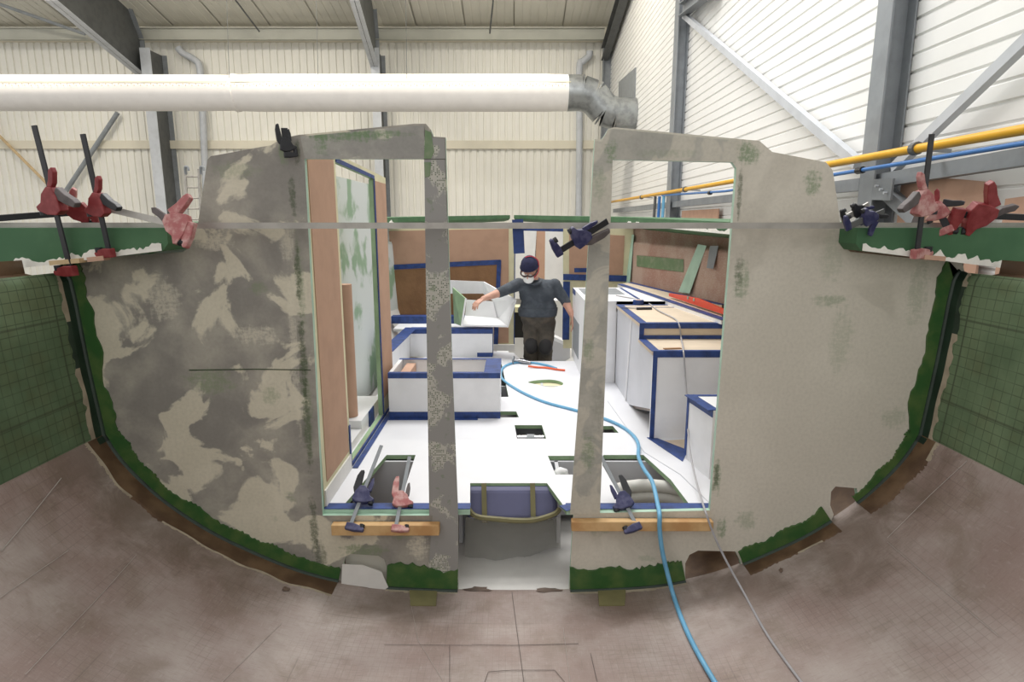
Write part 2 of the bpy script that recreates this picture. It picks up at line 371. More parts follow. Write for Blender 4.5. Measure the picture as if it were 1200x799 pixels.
for k in range(16):
    dx = WX - 1.9 * (k + 1)
    if k == 0: src = mk('roof_sheet', [a + V((dx, 0, 0)) for a in rv], rff, M['roof'], rf)
    else:
        c = src.copy(); COL.objects.link(c); c.location = (-1.9 * k, 0, 0)
# eaves purlin
def steelbeam(name, p, q, depth, width, up, mat, label, cat='beam', group=None):
    o = mk(name, *ibeam(p, q, depth, width, up), mat); return props(o, label, cat, group)
zp = P(300, 40, BY - 0.6).z
pur = mk('eaves_purlin', *ibeam((-27, BY - 0.6, zp), (WX - .35, BY - 0.6, zp), 0.42, 0.2, (0, 0, 1)), M['purlin']); props(pur, 'long pale steel eaves purlin running under the roof along the ribbed back wall', 'purlin')
# right wall: horizontal tray panels
zmax = 12.0
wr = struct(mk('wall_right', *box((WX + 0.02, -8, 0), (WX + 0.25, BY + 0.3, zmax)), M['clad']))
PH = 0.49
pr = [(0, 0.0), (0.0, PH * .02), (-.03, PH * .04), (-.03, PH * .30), (-.012, PH * .325), (-.012, PH * .345), (-.03, PH * .37), (-.03, PH * .63), (-.012, PH * .655), (-.012, PH * .675), (-.03, PH * .70), (-.03, PH * .97), (0, PH * .985), (0, PH)]
pv = [V((WX + x, -7.9, z)) for x, z in pr] + [V((WX + x, BY, z)) for x, z in pr]; n = len(pr)
pf = [(i, i + 1, i + 1 + n, i + n) for i in range(n - 1)]
for k in range(int(zmax / PH)):
    if k == 0: src = mk('wall_panel', pv, pf, M['clad'], wr)
    else:
        c = src.copy(); COL.objects.link(c); c.location = (0, 0, PH * k)
# steel columns on the right wall
IX = WX - 0.28
def wallY(px, py, X): return PX(px, py, X).y
def right_column(pxl, py, label, sz=0.24):
    y = wallY(pxl, py, IX) - sz / 2
    o = mk('steel_column', *ibeam((IX + .12, y, 0.0), (IX + .12, y, 11.5), 0.24, sz, (1, 0, 0)), M['steel'])
    return props(o, label, 'column'), y
c1, yc1 = right_column(1021, 80, 'broad grey steel column on the right white wall where the two braces meet', 0.26)
c2, yc2 = right_column(787, 100, 'slim grey steel column on the right wall seen above the right doorway opening', 0.34)
c3 = mk('steel_column', *ibeam((IX + .1, BY - .35, 0), (IX + .1, BY - .35, P(700, 60, BY).z), 0.34, 0.3, (1, 0, 0)), M['steel']); props(c3, 'grey steel corner column behind the zinc duct elbow', 'column')
# sloping gable rafter, end bracket
ra = P(694, 76, BY - .4); ra.x = WX - .28; rb = PX(752, 0, WX - .16); rb = V((WX - .28, rb.y + 2, rb.z + 0.1))
o = mk('gable_rafter', *ibeam(V((WX - .28, BY - .3, P(700, 66, BY).z)), V((WX - .28, 17.5, P(700, 66, BY).z + SL * 8.2)), 0.5, 0.28, (0, 0, 1)), M['steeldark'])
props(o, 'dark steel roof rafter climbing along the top of the right wall', 'rafter')
o = mk('roof_strut', *ibeam(PX(800, 12, IX + .05), PX(838, -18, IX + .05), 0.25, 0.2, (0, 0, 1)), M['steel']); props(o, 'short grey steel strut at the head of the slim wall column', 'strut')
# diagonal braces
bX = WX - .17
def brace(name, a, b, wd, label, X=bX, mat='steelight'):
    o = mk(name, *beam(PX(a[0], a[1], X), PX(b[0], b[1], X), wd, wd * .8, (1, 0, 0)), M[mat]); return props(o, label, 'brace')
brace('diagonal_brace', (802, 18), (1006, 192), 0.11, 'pale diagonal brace sloping down from the slim column to the broad column')
brace('diagonal_brace', (1048, 197), (1230, 22), 0.09, 'pale diagonal brace rising to the right from the broad wall column')
brace('lower_brace', (1036, 222), (1075, 258), 0.12, 'short pale brace dropping below the gusset plate of the broad column', mat='steel')
g = mk('gusset_plate', *beam(PX(1023, 222, bX - .13), PX(1046, 222, bX - .13), 0.02, 0.2, (0, 0, 1)), M['steel']); props(g, 'bolted grey gusset plate at the foot of the broad column braces', 'gusset plate')
for k in range(3):
    b = PX(1029 + 5 * k, 218 + 4 * k, bX - .15); mk('bolt', *tube([b, b + V((-.03, 0, 0))], 0.014, 6), M['steelight'], g)
# girt rail along the right wall
o = mk('wall_rail', *beam(PX(1260, 174, bX), PX(1020, 214, bX), 0.1, 0.13, (0, 0, 1)), M['steel']); props(o, 'galvanised rail running along the right wall beneath the blue pipe', 'rail')
o = mk('wall_rail', *beam(PX(1012, 216, bX), PX(720, 247, bX), 0.1, 0.13, (0, 0, 1)), M['steel']); props(o, 'galvanised rail on the wall seen through the right doorway opening', 'rail')
# pipes
pX = WX - .45
t = thing('yellow_gas_pipe', PX(900, 205, pX), 'yellow pipe running the length of the right wall', 'pipe')
mk('pipe', *tube([PX(1260, 141, pX), PX(970, 193, pX), PX(800, 222.5, pX), PX(708, 238, pX)], 0.038, 12), M['yellow'], t, True)
for (x, y) in ((1073, 174), (803, 222), (752, 231)):
    q = PX(x, y, pX); pc = mk('pipe_clip', *tube([q - V((0, .03, 0)), q + V((0, .03, 0))], 0.055, 12), M['steeldark'], t)
    mk('clip_bracket', *beam(q, q + V((.3, 0, -.02)), .03, .03), M['steel'], pc)
t = thing('blue_air_pipe', PX(900, 215, pX), 'thin blue compressed air pipe below the yellow pipe on the right wall', 'pipe')
mk('pipe', *tube([PX(1260, 158, pX), PX(975, 205, pX), PX(850, 224, pX), PX(776, 229, pX)], 0.02, 10), M['bluepipe'], t, True)
for (x, y) in ((1008, 199.5), (832, 226)):
    q = PX(x, y, pX); mk('pipe_clip', *tube([q - V((0, .05, 0)), q + V((0, .05, 0))], 0.035, 8), M['black'], t)
for x, m in ((768, 'steeldark'), (773, 'bluepipe'), (778, 'hose')):
    mk('drop_pipe', *tube([PX(x, 230, pX), PX(x - 2, 262, pX)], 0.035, 8), M[m], t)
# boards leaning on the right wall
def wallboard(pts, label):
    pp = [PX(x, y, WX - .12) for x, y in pts]; pp = [V((p.x, p.y, p.z if y < 262 else 0.0)) for p, (x, y) in zip(pp, pts)]; mb = plate([pp], (.02, 0, 0)); props(mb.build('plywood_offcut', M['pinkply']), label, 'plywood')
wallboard(((1056, 214), (1100, 208), (1157, 213), (1154, 275), (1052, 275)), 'brown plywood offcut against the right wall behind the red clamps')
wallboard(((1178, 233), (1215, 228), (1215, 270), (1178, 270)), 'small pale plywood offcut at the far right edge of the photo')
wallboard(((799, 247), (842, 244.5), (839, 268), (799, 268)), 'faded plywood offcut seen low through the right doorway opening')
# steel columns + rafters at the back wall
def back_frame(pxl, pxr, raf, lab1, lab2):
    yn_ = BY - 1.25; x0 = P(pxl, 140, yn_).x; x1 = P(pxr, 140, yn_).x; xc = (x0 + x1) / 2
    # column: flange towards the camera, deep web behind
    t = thing('steel_column', (xc, BY - .6, 0), lab1, 'column'); zc_ = P(300, 66, BY).z
    mk('front_flange', *box((x0, yn_, 0), (x1, yn_ + .03, zc_)), M['steelight'], t); mk('web', *box((xc - .015, yn_ + .031, 0), (xc + .015, BY - .1, zc_)), M['steeldark'], t); mk('rear_flange', *box((x0, BY - .1, 0), (x1, BY - .065, zc_)), M['steel'], t)
    (bl, br, tl, nb, nbr, nt) = raf
    mb = MB(); Yf, Yn = BY - .6, 20.6
    A = P(*bl, Yf); A2 = P(*br, Yf); B = P(*nb, Yn); B2 = P(*nbr, Yn); T = P(*tl, Yf); T2 = P(*nt, 24.6); T3 = T + (T2 - T).normalized() * 5.5
    wf = (A2.x - A.x)
    def sl(p, q, dz): # flange slab
        hw = wf / 2
        return [V((p.x - hw, p.y, p.z)), V((p.x + hw, p.y, p.z)), V((q.x + hw, q.y, q.z)), V((q.x - hw, q.y, q.z)), V((p.x - hw, p.y, p.z + dz)), V((p.x + hw, p.y, p.z + dz)), V((q.x + hw, q.y, q.z + dz)), V((q.x - hw, q.y, q.z + dz))], QB
    a = (A + A2) / 2; b = (B + B2) / 2; tt = V((a.x, T.y, T.z)); t3 = V((b.x, T3.y, T3.z))
    t = thing('roof_rafter', a, lab2, 'rafter')
    mk('bottom_flange', *sl(a, b, .03), M['steelight'], t); mk('top_flange', *sl(tt, t3, .03), M['steel'], t)
    o_ = V((.012, 0, 0)); mk('web', [a - o_, b - o_, t3 - o_, tt - o_, a + o_, b + o_, t3 + o_, tt + o_], QB, M['steeldark'], t)
    mk('end_plate', *box((a.x - wf / 2, Yf - .04, a.z - .1), (a.x + wf / 2, Yf, tt.z)), M['steel'], t)
    return xc
xl = back_frame(172, 184, ((163, 91), (174, 91), (178, 48), (52, 0), (66, 0), (115, 0)), 'grey steel column of the back wall left of the ladder', 'deep grey roof rafter rising to the upper left above the white duct')
xm = back_frame(437, 447, ((437, 88), (446, 88), (455, 47), (409, 0), (421, 0), (437, 0)), 'grey steel column of the back wall behind the header of the left bulkhead', 'grey roof rafter rising from the middle of the back wall above the duct')
o = mk('bracing_rod', *tube([P(138, 132, BY - .3), P(72, 232, BY - .3)], .09, 8), M['steel']); props(o, 'grey diagonal rod on the back wall above the left red clamps', 'bracing rod')
o = mk('bracing_rod', *tube([P(-20, 140, BY - .3), P(62, 222, BY - .3)], .06, 8), M['woodpale']); props(o, 'thin tan rod on the back wall at the left photo edge', 'bracing rod')
o = mk('roof_brace', *tube([P(-20, -2, 24), P(100, 40, 25)], .06, 8), M['steel']); props(o, 'thin grey roof brace meeting the left rafter at the upper left', 'brace')
for (a, b, lab) in (((276, 0), (304, 37), 'thin dark hanger rod under the roof between the two rafters'), ((578, 0), (574, 39), 'thin dark hanger rod under the roof right of the middle rafter')):
    props(mk('hanger_rod', *tube([P(*a, 23.8), P(*b, 24.9)], .03, 6), M['steeldark']), lab, 'rod')
# rainwater downpipes
def downpipe(pts, label):
    pp = smoothpts([P(x, y, BY - .3) for x, y in pts], 5); props(mk('downpipe', *tube(pp, .13, 10), M['steelight'], None, True), label, 'pipe')
downpipe(((209, 56), (214, 62), (228, 70), (234, 80), (237, 120), (240, 190), (243, 262)), 'pale cranked downpipe on the back wall just right of the left column')
downpipe(((691, 60), (690, 66), (683, 72), (679, 80), (679, 150), (678, 262)), 'pale cranked downpipe on the back wall left of the duct elbow')
# aluminium ladder beside the left column
t = thing('ladder', P(226, 262, 20), 'aluminium ladder standing beside the left back-wall column', 'ladder')
for x in (217, 233): mk('stile', *tube([P(x, 198, 19.6), V((P(x, 290, 19.6).x, 19.6, 0))], .045, 8), M['alu'], t)
for k in range(14):
    y = 207 + 12.5 * k; mk('rung', *tube([P(217, y, 19.6), P(233, y, 19.6)], .03, 6), M['alu'], t)
for x in (218, 236): mk('hook', *tube(smoothpts([P(x, 204, 19.6), P(x - 1, 196, 19.5), P(x + 2, 196, 19.5), P(x + 3, 200, 19.5)], 4), .04, 8), M['steel'], t)
# ventilation duct
DY = 20.3; zc1 = P(600, 109, DY).z; rD = (P(600, 88, DY).z - P(600, 131, DY).z) / 2; zc2 = P(720, 133, DY).z
t = thing('ventilation_duct', (0, DY, zc1 - rD), 'large white fabric air duct with zinc elbow running along the back of the hall', 'duct')
xe = P(667, 109, DY).x; xs = P(277, 109, DY).x
def ductseg(x0, x1, r, name, bulge=True):
    n_ = 14; pts = [V((x0 + (x1 - x0) * k / n_, DY, zc1)) for k in range(n_ + 1)]
    rr = [r * (0.97 if k in (0, n_) else 1.0) for k in range(n_ + 1)]
    return mk(name, *tube(pts, rr, 28, True), M['duct'], t, True)
d1 = ductseg(-26, xs, rD * .985, 'fabric_sleeve'); d2 = ductseg(xs, xe, rD * 1.015, 'fabric_sleeve')
mk('seam_ring', *tube([V((xs - .05, DY, zc1)), V((xs + .05, DY, zc1))], rD * 1.03, 28), M['duct'], t, True)
# row of small vents facing the camera
hv = MB(); an = math.radians(17)
for k in range(96):
    x = -17.0 + k * .195
    if x > xe - .15: break
    for da in (0, .085):
        a_ = an - da; c = V((x + da, DY - math.cos(a_) * rD * 1.012, zc1 + math.sin(a_) * rD * 1.012)); nrm = V((0, -math.cos(a_), math.sin(a_)))
        hv.add(*tube([c, c + nrm * .012], .014, 6))
ho = hv.build('vent_holes', M['woodpale'], t); ho['kind'] = 'stuff'
an2 = math.radians(24); mk('seam', *beam(V((-26, DY - math.cos(an2) * rD * 1.015, zc1 + math.sin(an2) * rD * 1.015)), V((xe, DY - math.cos(an2) * rD * 1.015, zc1 + math.sin(an2) * rD * 1.015)), .01, .02), M['tan_edge'], t)
ep = [V((xe - .05, DY, zc1)), V((xe + .38, DY, zc1)), V((xe + .75, DY, zc1 - .12)), V((xe + 1.12, DY, zc2 + .1)), V((xe + 1.45, DY, zc2)), V((WX - .02, DY, zc2))]
for k in range(5): mk('elbow_section', *tube([ep[k], ep[k + 1]], [rD * (1.0 - .03 * k), rD * (.985 - .03 * k)], 28, False), M['zinc'], t, True)
for k in range(1, 5):
    d = (ep[k + 1] - ep[k - 1]).normalized() * .025; mk('elbow_ring', *tube([ep[k] - d, ep[k] + d], rD * (1.03 - .03 * k), 28), M['zinc'], t, True)
for x in (0.8, -1.9, -4.6): mk('hanger_wire', *tube([V((x * 1.0 - 4, DY - rD * .8, zc1 + rD * .6)), V((x - 4, DY, zc1 + 4))], .008, 5), M['steeldark'], t)
pl = [PX(725, 96, WX - .06), PX(744.5, 79, WX - .06), PX(742.5, 152, WX - .06), PX(724, 148, WX - .06)]
props(plate([pl], (.03, 0, 0)).build('wall_plate', M['steel']), 'grey sheet metal plate on the right wall where the duct elbow ends', 'metal plate')

# ================================================================== HULL
BK = 3.15                                    # aft face of the two bulkhead halves
SEC = [(70, 312), (83, 328), (102, 420), (122, 508), (140, 535), (165, 562), (200, 592), (250, 624), (300, 648), (350, 668), (400, 681), (450, 688), (537, 692), (600, 693)]
sec = [P(x, y, BK) for x, y in SEC]; sec = [(-p.x, p.z) for p in sec]    # (half breadth, z)
CH = 3                                      # chine index
def dens(a, n):
    q = smoothpts([V((x, 0, z)) for x, z in a], n); return [(max(p.x, 0.0), p.z) for p in q]
secT = [(sec[0][0] + .005, sec[0][1] - .035)] + sec[1:CH + 1]
secT = dens(secT, 3); secB = dens(sec[CH:], 4); secB[-1] = (0.0, sec[-1][1])
def kY(Y):
    return 1 + 0.006 * (BK - Y) if Y < BK else 1 - 0.31 * ((Y - BK) / 4.75) ** 1.6
def rise(Y): return 0.008 * (BK - Y) if Y < BK else 0.0
def hz(xh, Y):
    """inner hull bottom height at half breadth xh"""
    a = abs(xh) / kY(Y)
    for (x1, z1), (x0, z0) in zip(secB[:-1], secB[1:]):
        if x0 <= a <= x1: return z0 + (z1 - z0) * (a - x0) / max(x1 - x0, 1e-6) + rise(Y)
    return secB[0][1] + rise(Y)
def shell(side, prof_, Ys, mir=False):
    v = []; f = []; n = len(prof_)
    for Y in Ys:
        for x, z in prof_: v.append(V((side * x * kY(Y), Y, z + rise(Y))))
    for i in range(len(Ys) - 1):
        for j in range(n - 1): f.append((i * n + j, i * n + j + 1, (i + 1) * n + j + 1, (i + 1) * n + j))
    return v, f
YA = [-1.5 + .31 * k for k in range(15)] + [BK + .015]; YF = [BK + .015 + .35 * k for k in range(21)]
hull = thing('boat_hull', (0, 1, secB[-1][1]), 'open boat hull with brown bottom and green gridded sides filling the foreground', 'boat hull')
full = [(-x, z) for x, z in secB] + [(x, z) for x, z in secB[::-1][1:]]
def thickshell(name, v, f, mat, off):
    o = mk(name, v, f, mat, hull, 'all'); m = o.modifiers.new('thickness', 'SOLIDIFY'); m.thickness = .03; m.offset = off; return o
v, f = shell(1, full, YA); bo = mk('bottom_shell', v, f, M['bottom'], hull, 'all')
v, f = shell(1, full, YF); fm_ = [1 if (abs(sum((v[i].x for i in q), 0) / 4) > .62 and v[q[0]].y < 4.1) else 0 for q in f]; mk('forward_bottom', v, f, [M['offwhite'], M['resin']], hull, 'all', midx=fm_)
for s in (-1, 1):
    ss = [(secT[0][0] + .05, secT[0][1] + .075), (secT[0][0] + .045, secT[0][1] + .01), (secT[0][0], secT[0][1])]
    v, f = shell(s, ss, [y for y in YA if y < 2.9] + [2.985]); mk('sheer_strake', v, f, M['resin'], hull)  # dark strip painting in the shade of the gap below the deck edge
    v, f = shell(s, secT, YA); mk('side_shell', v, f, M['topside'], hull, 'all')
    v, f = shell(s, [(secT[0][0] + .01, CZ - .045)] + secT, YF); mk('forward_side', v, f, M['mottle'] if s < 0 else M['fwdhull'], hull, 'all')
def hullhit(px, py, off=0.006):
    r = ray(px, py); s = 0.5
    while s < 14:
        p = CAM + r * s; a = abs(p.x) / kY(p.y); zz = p.z - rise(p.y)
        if zz > secB[0][1]:
            lim = secT[0][0]
            for (x1, z1), (x0, z0) in zip(secT[:-1], secT[1:]):
                if z0 <= zz <= z1: lim = x0 + (x1 - x0) * (zz - z0) / max(z1 - z0, 1e-6)
            if a > lim: break
        elif zz < hz(p.x, p.y) - rise(p.y): break
        s += 0.004
    return CAM + r * (s - .004 - off)
# scratches and stains on the brown bottom, patches resting on the shell
def hull_line(pts, wd, mat, name):
    q = []
    for a, b in zip(pts[:-1], pts[1:]):
        for k in range(8): q.append(hullhit(a[0] + (b[0] - a[0]) * k / 8, a[1] + (b[1] - a[1]) * k / 8, .004))
    q.append(hullhit(*pts[-1], .004)); mk(name, *tube(q, wd * .6, 5), M[mat], hull)
M['scratch'] = simple('pale_scratch', (184, 176, 170), .7, .1, 30)
M['pencil'] = simple('pencil_line', (112, 102, 98), .8, .1, 30)
for pts, wd, m in ((((2, 645), (40, 600), (72, 560)), .0035, 'scratch'), (((0, 700), (80, 645)), .002, 'scratch'), (((30, 790), (120, 695), (160, 650)), .002, 'scratch'),
                   (((600, 694), (606, 740), (614, 799)), .0025, 'pencil'), (((553, 755), (600, 756), (678, 754)), .002, 'pencil'), (((527, 755), (527, 799)), .002, 'pencil'), (((692, 765), (700, 799)), .002, 'pencil'),
                   (((568, 799), (572, 787), (600, 785), (650, 785), (662, 799)), .002, 'pencil'), (((1040, 635), (1080, 670), (1170, 745)), .0018, 'scratch'), (((1133, 540), (1090, 580), (1040, 630)), .002, 'scratch'),
                   (((450, 755), (553, 756)), .0015, 'pencil'), (((480, 700), (490, 750), (520, 799)), .0012, 'scratch'), (((660, 735), (668, 799)), .0015, 'scratch'), (((330, 730), (260, 799)), .0015, 'scratch')):
    hull_line(pts, wd, m, 'scratch_line' if m == 'scratch' else 'pencil_line')
def hull_patch(cx, cy, rx, ry, mat, name, seed):
    rnd = random.Random(seed); c = hullhit(cx, cy, .004); ring = []
    for k in range(14):
        a = 2 * math.pi * k / 14; r = rnd.uniform(.6, 1.15); ring.append(hullhit(cx + rx * r * math.cos(a), cy + ry * r * math.sin(a), .004))
    mk(name, [c] + ring, [(0, 1 + k, 1 + (k + 1) % 14) for k in range(14)], M[mat], hull)
M['stain'] = simple('resin_stain', (108, 90, 78), .5, .2, 8)
for k, (cx, cy, rx, ry) in enumerate(((335, 690, 5, 3), (560, 690, 18, 3), (642, 691, 16, 3), (915, 668, 3, 3))):
    hull_patch(cx, cy, rx, ry, 'stain', 'resin_stain', k)

# ---- green side decks, coachroof side left open
def topZ(Y): return CZ - .03 + .017 * max(0, Y - 3)
def inX(Y): return 1.66 - .045 * (Y - 3) if Y < 7.9 else max(1.44 - .36 * (Y - 7.9), .02)
for s, side in ((-1, 'left'), (1, 'right')):
    t = thing('side_deck', (s * 2.2, 3.0, CZ - .2), f'green side deck with ragged white foam edge at the {side} of the hull', 'deck')
    Ys = [3.0 + .1 * k for k in range(3)] + [3.4 + .3 * k for k in range(16)] + [8.3, 9.0, 10.0, 11.0, 11.8]
    v = []; f = []
    bot = .14
    for Y in Ys:
        xi = inX(Y); xo = max(2.62 * kY(min(Y, 10.2)) * (1 if Y < 9 else max(0.05, 1 - (Y - 9) / 3)), xi + .12); tz = topZ(Y)
        b_in, b_out = tz - (.105 if Y < 3.3 else .09), tz - .215 if Y < 8 else tz - .12
        v += [V((s * xi, Y, tz)), V((s * xo, Y, tz + .0)), V((s * xo, Y, b_out)), V((s * (xi + .03), Y, b_in - .005)), V((s * xi, Y, b_in + .03))]
    for i in range(len(Ys) - 1):
        for j in range(5): f.append((i * 5 + j, i * 5 + (j + 1) % 5, (i + 1) * 5 + (j + 1) % 5, (i + 1) * 5 + j))
    f += [(0, 1, 2, 3, 4), tuple(range(len(v) - 5, len(v)))]
    mk('deck_panel', v, f, M['deck'], t)
    # ragged foam edge: aft face then inner face
    def rag(path, down, out, name):
        rv_ = []; rf_ = []; rnd = random.Random(hash(name) % 97 + s)
        L = len(path)
        for i, p in enumerate(path):
            h = .012 + .03 * abs(noise.noise(V((i * .23, s * 3, 1.7)))) * 2 + rnd.uniform(0, .012) * (i % 2)
            rv_ += [p + out, p + out + V((0, 0, h)), p, p + V((0, 0, h))]
        for i in range(L - 1):
            a, b = i * 4, i * 4 + 4; rf_ += [(a, a + 1, b + 1, b), (a + 1, a + 3, b + 3, b + 1), (a, b, b + 2, a + 2)]
        mk(name, rv_, rf_, M['pad'], t)
    nA = 60; pa = [V((s * (1.69 + (2.6 - 1.69) * k / nA), 3.0, topZ(3.0) - .108 - (.11) * k / nA)) for k in range(nA + 1)]
    rag(pa, 0, V((0, -.006, 0)), 'foam_edge')
    nB = 90; pb = [V((s * inX(3.3 + 4.5 * k / nB), 3.3 + 4.5 * k / nB, topZ(3.3 + 4.5 * k / nB) - .088)) for k in range(nB + 1)]
    rag(pb, 0, V((-s * .006, 0, 0)), 'foam_edge')

# ---- bulkhead halves
def secpts(x_from, x_to, s):
    """points of the hull section between two half breadths, ordered from x_from to x_to"""
    base = secT[:-1] + secB; allp = []
    for a_, b_ in zip(base[:-1], base[1:]):
        for k in range(5): allp.append((a_[0] + (b_[0] - a_[0]) * k / 5, a_[1] + (b_[1] - a_[1]) * k / 5))
    allp.append(base[-1])
    lo, hi = min(x_from, x_to), max(x_from, x_to)
    q = [p for p in allp if lo <= p[0] <= hi]
    if x_from < x_to: q = q[::-1]
    return [V((s * (x + .004), BK, z - .004)) for x, z in q]
def at(pts): return [P(x, y, BK) for x, y in pts]
xb = lambda px, py: abs(P(px, py, BK).x)
# left half
inner_bottom = P(537, 692, BK)
outL = at([(522, 161), (508, 160), (505, 152), (499, 145), (485, 145), (350, 158), (330, 162), (318, 170), (247, 183), (243, 187), (232, 262), (224, 272), (221, 290), (215, 295), (100, 303), (84, 309)])
limL = at([(403, 689), (402, 662), (405, 652), (412, 649), (443, 651), (450, 655), (453, 664), (452, 694)])
lowL = secpts(2.6, xb(403, 684), -1); lowL2 = secpts(xb(453, 688), xb(537, 692), -1)
left_outer = outL + lowL + limL + lowL2 + [inner_bottom + V((0, 0, -.01))]
left_hole = at([(357, 186), (497, 186), (503, 604), (378, 604)])
bl = thing('bulkhead', P(300, 660, BK), 'left bulkhead half with patchy dark grey and beige putty around a doorway', 'bulkhead')
plate([left_outer, left_hole], (0, .03, 0)).build('panel', [M['puttyL'], M['edgegreen']], bl)
# right half
outR = at([(667, 690), (697, 163), (704, 164), (709, 158), (713, 151), (720, 149), (890, 165), (905, 178), (968, 190), (976, 200), (985, 262), (989, 288), (996, 295), (1100, 306), (1118, 303), (1128, 308)])
lowR = secpts(2.6, xb(1006, 579), 1)
ntR = at([(1004, 572), (979, 570), (974, 576), (973, 592), (977, 603)])
lowR2 = secpts(xb(976, 604), xb(866, 659), 1)
limR = at([(868, 658), (862, 646), (818, 645), (808, 650), (803, 660), (803, 688)])
lowR3 = secpts(xb(803, 686), xb(667, 692), 1)
right_outer = outR + lowR + ntR + lowR2 + limR + lowR3
right_hole = at([(718, 187), (858, 190), (863, 197), (862, 215), (832, 598), (703, 601)])
br = thing('bulkhead', P(900, 660, BK), 'right bulkhead half with smooth beige putty around a doorway', 'bulkhead')
plate([right_outer, right_hole], (0, .03, 0)).build('panel', [M['puttyR'], M['edgegreen']], br)
# overlaid pieces: post, header and stained bands, a few mm proud of the panels
def skin(pts, mat, name, parent, d=.004, edge=None):
    pp = [P(x, y, BK - d) for x, y in pts]; return plate([pp], (0, d - .0005, 0)).build(name, [M[mat], M[edge or mat]], parent)
skin([(497, 187), (521, 187), (537, 604), (537, 690), (500, 690), (507, 604), (503, 604)], 'weave', 'post_face', bl, .005, 'edgegreen')
skin([(352, 160), (488, 147), (497, 148), (497, 186), (357, 186)], 'puttyP', 'header_face', bl, .005)
skin([(497, 160), (521, 163), (522, 186), (497, 186)], 'weave', 'header_patch', bl, .006)
skin([(498, 152), (505, 155), (509, 178), (505, 186), (497, 186)], 'greensmear', 'green_patch', bl, .0075)
skin([(497, 190), (505, 190), (504, 206), (498, 208)], 'greensmear', 'green_patch', bl, .0075)
skin([(221, 433), (300, 432), (364, 433), (364, 434), (300, 433.2), (222, 434.4)], 'darkgreen', 'scored_line', bl, .002)
# header face on the right post/header
skin([(705, 166), (712, 152), (720, 151), (864, 165), (862, 190), (718, 187), (711, 400), (703, 603), (668, 603), (683, 400), (697, 165)], 'puttyP2', 'post_face', br, .004, 'edgegreen')
# white edge lining of the doorways (thin pale frame inside the openings)
for hole, par in ((left_hole, bl), (right_hole, br)):
    c = sum(hole, V()) / len(hole); inn = [p + (c - p).normalized() * .0 for p in hole]
# tabbing along the hull joint
def tabbing(x_from, x_to, s, par, wid=.1, hullw=.12, seed=1):
    q = secpts(x_from, x_to, s); n_ = len(q); rnd = random.Random(seed)
    ctr = V((0, BK, CZ - .5)); A = []; B = []
    for i, p in enumerate(q):
        d = (q[min(i + 1, n_ - 1)] - q[max(i - 1, 0)]).normalized(); nn = V((-d.z, 0, d.x))
        if nn.dot(ctr - p) < 0: nn = -nn
        A.append(p); B.append(p + nn * wid * (1 + .35 * (noise.noise(p * 7 + V((seed, 0, 0)))) + rnd.uniform(-.08, .08)))
    e = V((0, -.0085 - .0007 * seed, 0)); v = [p + e for p in A] + [p + e for p in B] + [p + V((0, -.0004, 0)) for p in B]; f = []
    for i in range(n_ - 1): f += [(i, i + 1, n_ + i + 1, n_ + i), (n_ + i, n_ + i + 1, 2 * n_ + i + 1, 2 * n_ + i)]
    mk('green_tabbing', v, f, M['tab'], par)
    mk('fillet', *tube([p + V((0, -.006, 0)) + (b - p).normalized() * .006 for p, b in zip(A, B)], .016, 8), M['fillet'], par, True)
    # band of wet laminate running out onto the hull
    v = []; f = []
    for i, p in enumerate(q):
        up = (B[i] - A[i]).normalized() * .007; wv = hullw * (1 + .25 * noise.noise(p * 5 + V((0, seed, 0))))
        v += [p + up + V((0, -.004, 0)), p + up + V((0, -wv, rise(BK - wv))), p + up * .2 + V((0, -wv - .022 - rnd.uniform(0, .03), 0))]
    fm = []
    for i in range(n_ - 1): f += [(i * 3, i * 3 + 3, i * 3 + 4, i * 3 + 1), (i * 3 + 1, i * 3 + 4, i * 3 + 5, i * 3 + 2)]; fm += [0, 1 if noise.noise(q[i] * 4) > -.15 else 0]
    up_side = abs(q[0].x) > 2.15 and abs(q[-1].x) > 2.15
    mk('hull_tabbing', v, f, [M['fillet'] if up_side else M['resin'], M['resinedge']], par, midx=fm)
xc = sec[CH][0]
tabbing(2.6, xc - .02, -1, bl, .085, .07, 1); tabbing(xc, xb(400, 684), -1, bl, .085, .13, 2); tabbing(xb(453, 688), xb(538, 692), -1, bl, .15, .02, 3)
tabbing(2.6, xc - .02, 1, br, .085, .07, 4); tabbing(xc, xb(1005, 578), 1, br, .06, .13, 5); tabbing(xb(976, 603), xb(868, 657), 1, br, .09, .1, 6); tabbing(xb(803, 686), xb(666, 692), 1, br, .14, .02, 7)
for x, y, p_ in ((497, 697, bl), (718, 697, br)):
    a = [hullhit(x - 18, y - 14, .008), hullhit(x + 16, y - 14, .008), hullhit(x + 14, y + 12, .008), hullhit(x - 16, y + 12, .008)]
    mk('bonding_patch', a + [q_ + V((0, 0, -.012)) for q_ in a], QB, M['strap'], p_)
skin([(448, 585 + 25), (450, 612), (440, 614), (430, 613)], 'resinedge', 'filler_smear', bl, .001)
# plastic sheet behind the left limber hole
pl = at([(402, 650), (452, 652), (456, 690), (402, 688)]); o = mk('plastic_flap', [p + V((0, .05, 0)) for p in pl] + [p + V((0, .054, 0)) for p in pl], QB, M['milky']); props(o, 'milky plastic flap closing the limber hole under the left doorway', 'plastic sheet')
skin2 = [P(x, y, BK - .02) for x, y in ((401, 661), (425, 662), (447, 670), (455, 688), (448, 693), (430, 688), (400, 684))]
o = plate([skin2], (0, .003, 0)).build('paper_flap', M['offwhite']); props(o, 'torn beige paper hanging over the left limber hole', 'paper')
# aluminium batten across the boat
bt = mk('batten', *box((-3.3, 3.055, CZ - .034), (3.3, 3.085, CZ - .005)), M['alu']); props(bt, 'long straight aluminium batten laid across both side decks in front of the bulkheads', 'batten')
